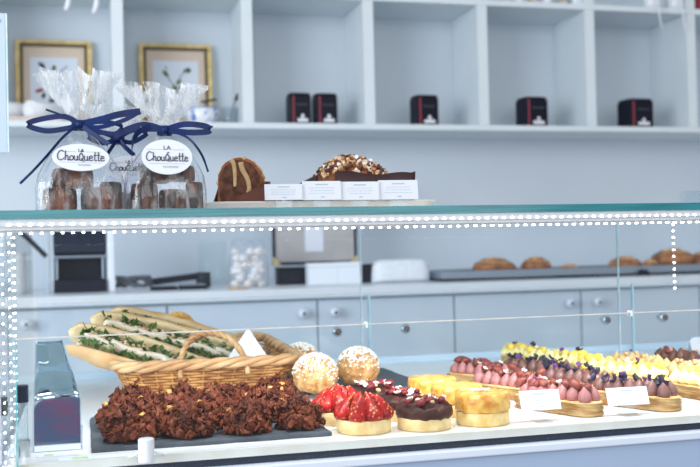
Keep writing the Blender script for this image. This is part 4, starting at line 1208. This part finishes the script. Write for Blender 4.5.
# nut loaf
xa = at(316, 180, Y=TY + .02).x; xb = at(406, 180, Y=TY + .02).x; w = xb - xa
t = thing('nut_loaf', 'long chocolate loaf cake topped with nuts and icing sugar, in dark paper mould', 'cake', ((xa + xb) / 2, TY + .022, TZ), rz=math.radians(-4))
hw = .032
m = MB(); rs = []
N = 30
for k in range(N + 1):
    u = k / N; x = -w / 2 + .002 + (w - .006) * u
    hz = .05 + (.028 * max(0, math.sin(PI * min(1, max(0, (u - .0) / .78)))) ** .7 if u < .78 else 0)
    rs.append([(x, -hw * .92, 0), (x, hw * .92, 0)] + [(x, hw * .92 * math.cos(PI * q / 8), .042 + (hz - .042) * math.sin(PI * q / 8)) for q in range(9)])
m.rings(rs); m.build('loaf', LOAFC, t, smooth=True)
m = MB(); r = random.Random(4); m2 = MB(); m3 = MB()
for k in range(330):
    u = r.uniform(.01, .77); q = r.uniform(.08, .92); x = -w / 2 + .002 + (w - .006) * u
    hz = .05 + .028 * max(0, math.sin(PI * u / .78)) ** .7
    c = Vector((x, hw * .92 * math.cos(PI * q), .042 + (hz - .042) * math.sin(PI * q) + .0012)); s = r.uniform(.0016, .0036)
    (m if k % 5 in (0, 3) else m2 if k % 5 in (1, 4) else m3).box((0, 0, 0), (s * 2, s * 1.5, s * 1.3), M=Matrix.Translation(c) @ Matrix.Rotation(r.uniform(0, 3), 4, Vector((r.random(), r.random(), .2))))
for mm, ma, nm in ((m, NUT, 'nut_crumble'), (m2, NUTD, 'dark_crumble'), (m3, SUGAR, 'icing_crumble')):
    o = mm.build(nm, ma, t); o['kind'] = 'stuff'
m = MB()
def wavy(u): return .0525 + .0022 * math.sin(u * 9) - .003 * u - (.02 if u < .06 else 0)
for s in (-1, 1):
    m.grid(lambda a, b: Vector((-w / 2 + .018 + (w - .016) * a, s * (hw + .001 + .003 * b), .0005 + wavy(a) * b)), 30, 3)
m.grid(lambda a, b: Vector((w / 2 + .002 + .003 * b, -hw + 2 * hw * a, .0005 + .053 * b)), 6, 3)
m.build('paper_mould', MOULDD, t, smooth=True, solid=.0014)
for i, (x0, x1, yt, yb, lab) in enumerate(((265, 302.5, 184, 200, 'white price card before the marbled loaf, first from left on tray'), (303, 341, 181, 200, 'white price card on tray, second from left'), (341.5, 379, 181.5, 200, 'white price card on tray, third from left'), (379.5, 418, 180, 199.5, 'white price card on tray, right end of four'))):
    card((x0, x1), yt, yb, TY - .062, GT + .0003, lab, 3, .12, seed=10 + i)
p = at(692, 199, Y=1.34)
t = thing('acrylic_card_holder', 'clear acrylic holder standing on glass top at right photo edge', 'card holder', (p.x + .02, 1.34, GT + .0003))
MB().bx(-.032, .05, 0, .002, 0, .024).build('front_sheet', ACRYL, t); MB().bx(-.032, .05, .012, .014, 0, .024).build('back_sheet', ACRYL, t); MB().bx(-.032, .05, .0022, .0118, 0, .002).build('floor_sheet', ACRYL, t)
# sign panel at far left
p0 = at(7, 14, Y=1.3); p1 = at(7, 153, Y=1.3)
t = thing('acrylic_sign', 'pale blue acrylic sign panel at the upper left photo edge', 'sign', (p0.x - .11, 1.3, GT + .0003))
MB().bx(-.11, .1075, -.002, .002, p1.z - GT, p0.z - GT).build('panel', mat('pale blue acrylic', (188, 206, 226), .3), t)
MB().bx(0.108, .11, -.002, .002, p1.z - GT, p0.z - GT).build('panel_edge', EDGEP, t)
MB().bx(.096, .102, -.003, -.002, p0.z - GT - .011, p0.z - GT - .008).build('blue_mark', NAVY, t)
MB().bx(-.02, .02, .0022, .006, 0, p0.z - GT - .05).build('stem', ACRYL, t)
MB().bx(-.06, .06, -.03, .05, 0, .003).build('foot', ACRYL, t)

# ------------------------------------------------------------------ bags
def band(m, pts, wd, wdir=Vector((0, 0, 1)), k=8):
    P = smooth_path(pts, k); n = len(P)
    vs = []
    for i, p in enumerate(P):
        t_ = (P[min(n - 1, i + 1)] - P[max(0, i - 1)])
        t_ = t_.normalized() if t_.length > 1e-9 else Vector((1, 0, 0))
        d = wdir - wdir.dot(t_) * t_
        d = (d + Vector((0, -.25, .15))).normalized() if d.length < .35 else d.normalized()
        vs += [p + d * wd / 2, p - d * wd / 2]
    m.add(vs, [(2 * i, 2 * i + 1, 2 * i + 3, 2 * i + 2) for i in range(n - 1)])

# handwritten word drawn as pen strokes (unit: x-height = 1)
STROKES = {
 'C': (1.7, [[(1.45, 1.75), (1.1, 2.05), (.6, 1.9), (.2, 1.2), (.25, .4), (.7, 0), (1.25, .15), (1.6, .5)]]),
 'h': (1.0, [[(.1, 2.0), (.12, 0)], [(.12, .6), (.4, 1.0), (.68, .85), (.7, 0), (.95, .12)]]),
 'o': (.95, [[(.45, 1.0), (.1, .7), (.12, .15), (.45, 0), (.78, .3), (.75, .8), (.45, 1.0)]]),
 'u': (1.05, [[(.08, 1.0), (.1, .25), (.35, 0), (.7, .3), (.74, 1.0)], [(.74, 1.0), (.76, .1), (1.0, .1)]]),
 'q': (1.1, [[(.75, 1.35), (.35, 1.5), (.08, .9), (.15, .2), (.5, 0), (.85, .4), (.8, 1.1), (.5, 1.55)], [(.5, .45), (.8, 0), (1.1, -.2)], [(.4, 1.75), (.7, 2.0), (.9, 1.85)]]),
 'e': (.95, [[(.12, .5), (.7, .62), (.62, .95), (.3, 1.0), (.08, .6), (.18, .1), (.5, 0), (.9, .2)]]),
 't': (.75, [[(.32, 1.9), (.3, .2), (.55, 0), (.75, .15)], [(.02, 1.12), (.68, 1.2)]]),
}
def handwriting(word, width, nm, mm, parent, M, pen):
    tot = sum(STROKES[c][0] for c in word); s = width / tot; x = -width / 2; m = MB()
    for c in word:
        w, st = STROKES[c]
        for q in st: m.tube(smooth_path([(x + a * s, 0, b * s * 1.12) for a, b in q], 5), pen, 5)
        x += w * s
    o = m.build(nm, mm, parent, smooth=True); o.matrix_local = M
    return o
def typed(txt, size, nm, mm, parent, M):
    cu = bpy.data.curves.new(nm, 'FONT'); cu.body = txt; cu.size = size; cu.align_x = 'CENTER'; cu.align_y = 'CENTER'; cu.extrude = .0002
    tmp = bpy.data.objects.new(nm, cu); COL.objects.link(tmp)
    dg = bpy.context.evaluated_depsgraph_get(); me = bpy.data.meshes.new_from_object(tmp.evaluated_get(dg))
    bpy.data.objects.remove(tmp)
    me.materials.clear(); me.materials.append(mm)
    o = bpy.data.objects.new(nm, me); COL.objects.link(o); o.parent = parent
    o.matrix_local = M @ Matrix.Rotation(PI / 2, 4, 'X')
    return o

def bag(cx, Y, lab, wb, db, hn, ht, seed, labelpos, lw, lh, ltilt, ribbon, rz=0, lrot=0):
    """cx: centre x; hn neck height; ht top height; ribbon: paths in metres from the neck"""
    t = thing('cellophane_bag', lab, 'bag', (cx, Y, GT + .0004), rz=rz, group='cellophane bags of small cakes')
    n = 72; rs = []
    # body
    lev = [(0, 1, 0), (.003, 1.03, 0), (.03, 1.05, .05), (.048, .98, .12), (.064, .82, .22), (.08, .6, .32), (hn - .014, .32, .6), (hn - .003, .15, .8), (hn, .135, .9)]
    for z, k, pl in lev:
        ring = []
        for i in range(n):
            a = 2 * PI * i / n; e = .45 + .55 * min(1, z / hn)
            x = math.copysign(abs(math.cos(a)) ** e, math.cos(a)) * wb / 2 * k; y = math.copysign(abs(math.sin(a)) ** e, math.sin(a)) * (db / 2 * k + (.002 if k < .3 else 0))
            w_ = 1 + .05 * nz((math.cos(a) * 2.2, math.sin(a) * 2.2, z * 22), 1, seed) + .16 * pl * math.sin(a * 11 + 2 * nz((a, z * 10, 0), 1, seed))
            ring.append((x * w_, y * w_, z))
        rs.append(ring)
    MB().rings(rs, cap=False).add([p for p in rs[0]], [tuple(range(n))]).build('bag_body', BAGM, t, smooth=True)
    # ruffle
    rs = []
    H = ht - hn
    for q in range(9):
        u = q / 8; ring = []
        for i in range(n):
            a = 2 * PI * i / n
            R = .006 + .033 * u ** .9; Ry = .006 + .022 * u
            pl = 1 + .34 * u * math.sin(a * 9 + 3 * nz((math.cos(a) * 1.5, math.sin(a) * 1.5, seed), 1)) + .15 * u * nz((math.cos(a) * 4, math.sin(a) * 4, u), 1, seed)
            zt = hn + H * u * (.72 + .32 * (.5 + .5 * nz((math.cos(a) * 2.4, math.sin(a) * 2.4, 4), 1.3, seed)) + .07 * math.sin(a * 7 + seed))
            ring.append((R * pl * math.cos(a) * (1 + .1 * seed % .3), Ry * pl * math.sin(a), zt))
        rs.append(ring)
    MB().rings(rs, cap=False).build('bag_ruffle', BAGTOP, t, smooth=False)
    # ribbon
    m = MB()
    m.lathe([(.0095, hn - .006), (.0098, hn - .003), (.0098, hn + .003), (.0095, hn + .006)], 20, cap=False)
    kn = Vector((0, -.0115, hn))
    m.ball(kn, (.0055, .004, .005), 10, 8)
    for pts, wd in ribbon: band(m, [kn + Vector(p) for p in pts], wd * .9)
    m.build('ribbon', NAVY, t, smooth=False, solid=.0005)
    # label
    M = Matrix.Translation(labelpos) @ Matrix.Rotation(lrot, 4, 'Y') @ Matrix.Rotation(ltilt, 4, 'X')
    lb = MB().add([(lw / 2 * math.cos(2 * PI * i / 40), y, lh / 2 * math.sin(2 * PI * i / 40)) for y in (0, .0012) for i in range(40)], [tuple(range(39, -1, -1)), tuple(range(40, 80))] + [(i, (i + 1) % 40, 40 + (i + 1) % 40, 40 + i) for i in range(40)]).build('label', CARD, t)
    lb.matrix_local = M
    T = lambda x, z: Matrix.Translation((x, -.0004, z))
    handwriting('Chouquette', lw * .84, 'shop_name', INKD, lb, T(0, -lh * .12), .00062)
    typed('LA', lh * .17, 'article', INKD, lb, T(0, lh * .25))
    typed('PATISSERIE', lh * .085, 'small_print', INK, lb, T(.004, -lh * .29))
    m = MB(); m.bx(-lw * .4, -lw * .09, -.0006, 0, lh * .2, lh * .21); m.bx(lw * .09, lw * .34, -.0006, 0, lh * .2, lh * .21); m.bx(-lw * .36, lw * .36, -.0006, 0, -lh * .2, -lh * .192)
    m.build('thin_rules', INK, lb)
    return t
S = 1.32 / 1004 * 1.02
def rp(*pts):  # px offsets right / down from the knot, depth in mm towards the viewer
    return [(a * S, -d / 1000, -b * S) for a, b, d in pts]
YB1 = 1.32
def cxz(px): return at(px, 205, Y=YB1).x
bag(cxz(81), YB1, 'cellophane bag of small cakes with navy bow, left of the front two', .107, .074, .112, .187, 1, (.001, -.0475, .067), .068, .036, -.32,
    [(rp((0, 0, 0), (-14, -7, 3), (-38, -3, 6), (-46, 2, 8), (-30, 7, 7), (-10, 4, 4), (0, 0, 0)), .0075),
     (rp((0, 0, 0), (18, -4, 4), (36, -9, 7), (56, -12, 9)), .0095), (rp((56, -12, 9), (40, -3, 11), (18, 3, 6), (0, 0, 0)), .006),
     (rp((0, 0, 0), (14, 6, 5), (32, 9, 8), (38, 2, 9), (22, -2, 5), (0, 0, 0)), .006),
     (rp((0, 0, 0), (-14, 12, 10), (-30, 32, 22), (-42, 46, 28), (-53, 57, 28)), .0035),
     (rp((0, 0, 0), (10, 8, 6), (26, 20, 16)), .007),
     (rp((0, 0, 0), (-16, -8, 4), (-30, -13, 6)), .003)], lrot=.03)
bag(cxz(166), YB1 + .0, 'cellophane bag of small cakes with navy bow and round label, right of the front two', .1, .074, .106, .17, 2, (-.001, -.0455, .068), .063, .047, -.28,
    [(rp((0, 0, 0), (-20, -5, 4), (-40, 2, 8), (-48, 8, 9), (-36, 2, 7), (-14, 0, 4), (0, 0, 0)), .007),
     (rp((0, 0, 0), (18, -5, 5), (38, -3, 8), (41, 2, 9), (22, 3, 6), (0, 0, 0)), .0085),
     (rp((36, 0, 8), (42, -2, 8), (45, -3, 8)), .0028),
     (rp((-14, -3, 8), (-26, 4, 14), (-32, 16, 24), (-33, 36, 38)), .0075),
     (rp((0, 0, 0), (20, 8, 10), (32, 24, 20), (38, 42, 26)), .0035)], lrot=.02)
bag(cxz(122), YB1 + .125, 'cellophane bag behind and between the two front bags, mostly hidden', .1, .066, .108, .16, 3, (.012, -.0435, .065), .06, .036, -.3,
    [(rp((0, 0, 0), (-16, -6, 3), (-30, -2, 6), (-16, 5, 5), (0, 0, 0)), .007), (rp((0, 0, 0), (14, -8, 4), (30, -6, 7), (14, 4, 5), (0, 0, 0)), .007), (rp((0, 0, 0), (8, 10, 8), (16, 18, 12)), .007), (rp((0, 0, 0), (-8, 12, 10), (-14, 22, 16)), .006)])
# cakes in the bags
def cake(x, y, z, r, h, lab, grp, tilt=0):
    m = MB(); n = 48; rs = []
    for k, zz in ((.86, 0), (.97, .05), (1, .3), (.99, .7), (.95, .93), (.82, 1), (.3, .97)):
        rs.append([(r * k * (1 + .025 * math.cos(12 * 2 * PI * i / n)) * math.cos(2 * PI * i / n), r * k * (1 + .025 * math.cos(12 * 2 * PI * i / n)) * math.sin(2 * PI * i / n), h * zz) for i in range(n)])
    m.rings(rs); o = m.build('small_cake', BAKE, None, smooth=True, loc=(x, y, GT + .0012 + z)); o.rotation_euler = (0, tilt, x * 9)
    tag(o, lab, 'cake', grp)
b1, b2, b3 = cxz(81), cxz(166), cxz(122)
g1 = 'small dark cakes in the bags'
cake(b1 - .0255, YB1 - .008, 0, .0212, .031, 'small dark cake in left bag, bottom left', g1)
cake(b1 + .0205, YB1 - .006, 0, .0205, .031, 'small dark cake in left bag, bottom right', g1)
cake(b1 - .01, YB1 - .004, .0316, .0255, .024, 'small dark cake in left bag, on top under the label', g1)
cake(b1 + .0375, YB1 + .018, 0.03 * 0, .0145, .04, 'tall narrow dark cake at the right side of left bag', g1)
cake(b2 - .0275, YB1 - .008, 0, .0175, .036, 'small dark cake in right bag, bottom left', g1)
cake(b2 + .0075, YB1 - .008, 0, .0168, .028, 'small dark cake in right bag, bottom middle', g1)
cake(b2 + .0365, YB1 - .002, 0, .0115, .038, 'narrow dark cake standing at the right side of right bag', g1)
cake(b2 - .014, YB1 + .0, .0368, .019, .024, 'small dark cake in right bag, upper left under label', g1)
cake(b2 + .02, YB1 - .004, .039, .0175, .02, 'small dark cake in right bag, upper right under label', g1)
cake(b3 - .012, YB1 + .118, 0, .02, .034, 'small dark cake in rear bag, left', g1)
cake(b3 + .028, YB1 + .118, 0, .018, .034, 'small dark cake in rear bag, right', g1)

# ------------------------------------------------------------------ light
w = bpy.data.worlds.new('world'); sc.world = w; w.use_nodes = True
bg = w.node_tree.nodes['Background']
bg.inputs[0].default_value = (.90, .95, 1.0, 1); bg.inputs[1].default_value = .55


def area(name, loc, look, sx, sy, power, col):
    l = bpy.data.lights.new(name, 'AREA'); l.shape = 'RECTANGLE'; l.size = sx; l.size_y = sy; l.energy = power; l.color = col
    o = bpy.data.objects.new(name, l); COL.objects.link(o); o.location = loc
    o.rotation_euler = (Vector(look) - Vector(loc)).to_track_quat('-Z', 'Y').to_euler()
    return o


area('shop_window_daylight', (-3.2, .2, 2.0), (.8, 3.4, 1.4), 2.6, 2.2, 130, (.89, .945, 1.0))
area('street_window_daylight', (.8, -3.2, 2.4), (.8, 1.6, 1.1), 4.0, 2.2, 68, (.98, .985, 1.0))
o = area('case_light', (.65, YF + .03, GB - .017), (.65, YF + .20, DZ), 1.4, .012, 2.9, (1.0, .985, .965))
o.data.spread = math.radians(106)

sc.view_settings.view_transform = 'Standard'
sc.view_settings.look = 'None'
sc.view_settings.gamma = 1
sc.view_settings.exposure = .25
sc.view_settings.use_curve_mapping = False
sc.cycles.transparent_max_bounces = 24
sc.cycles.max_bounces = 8
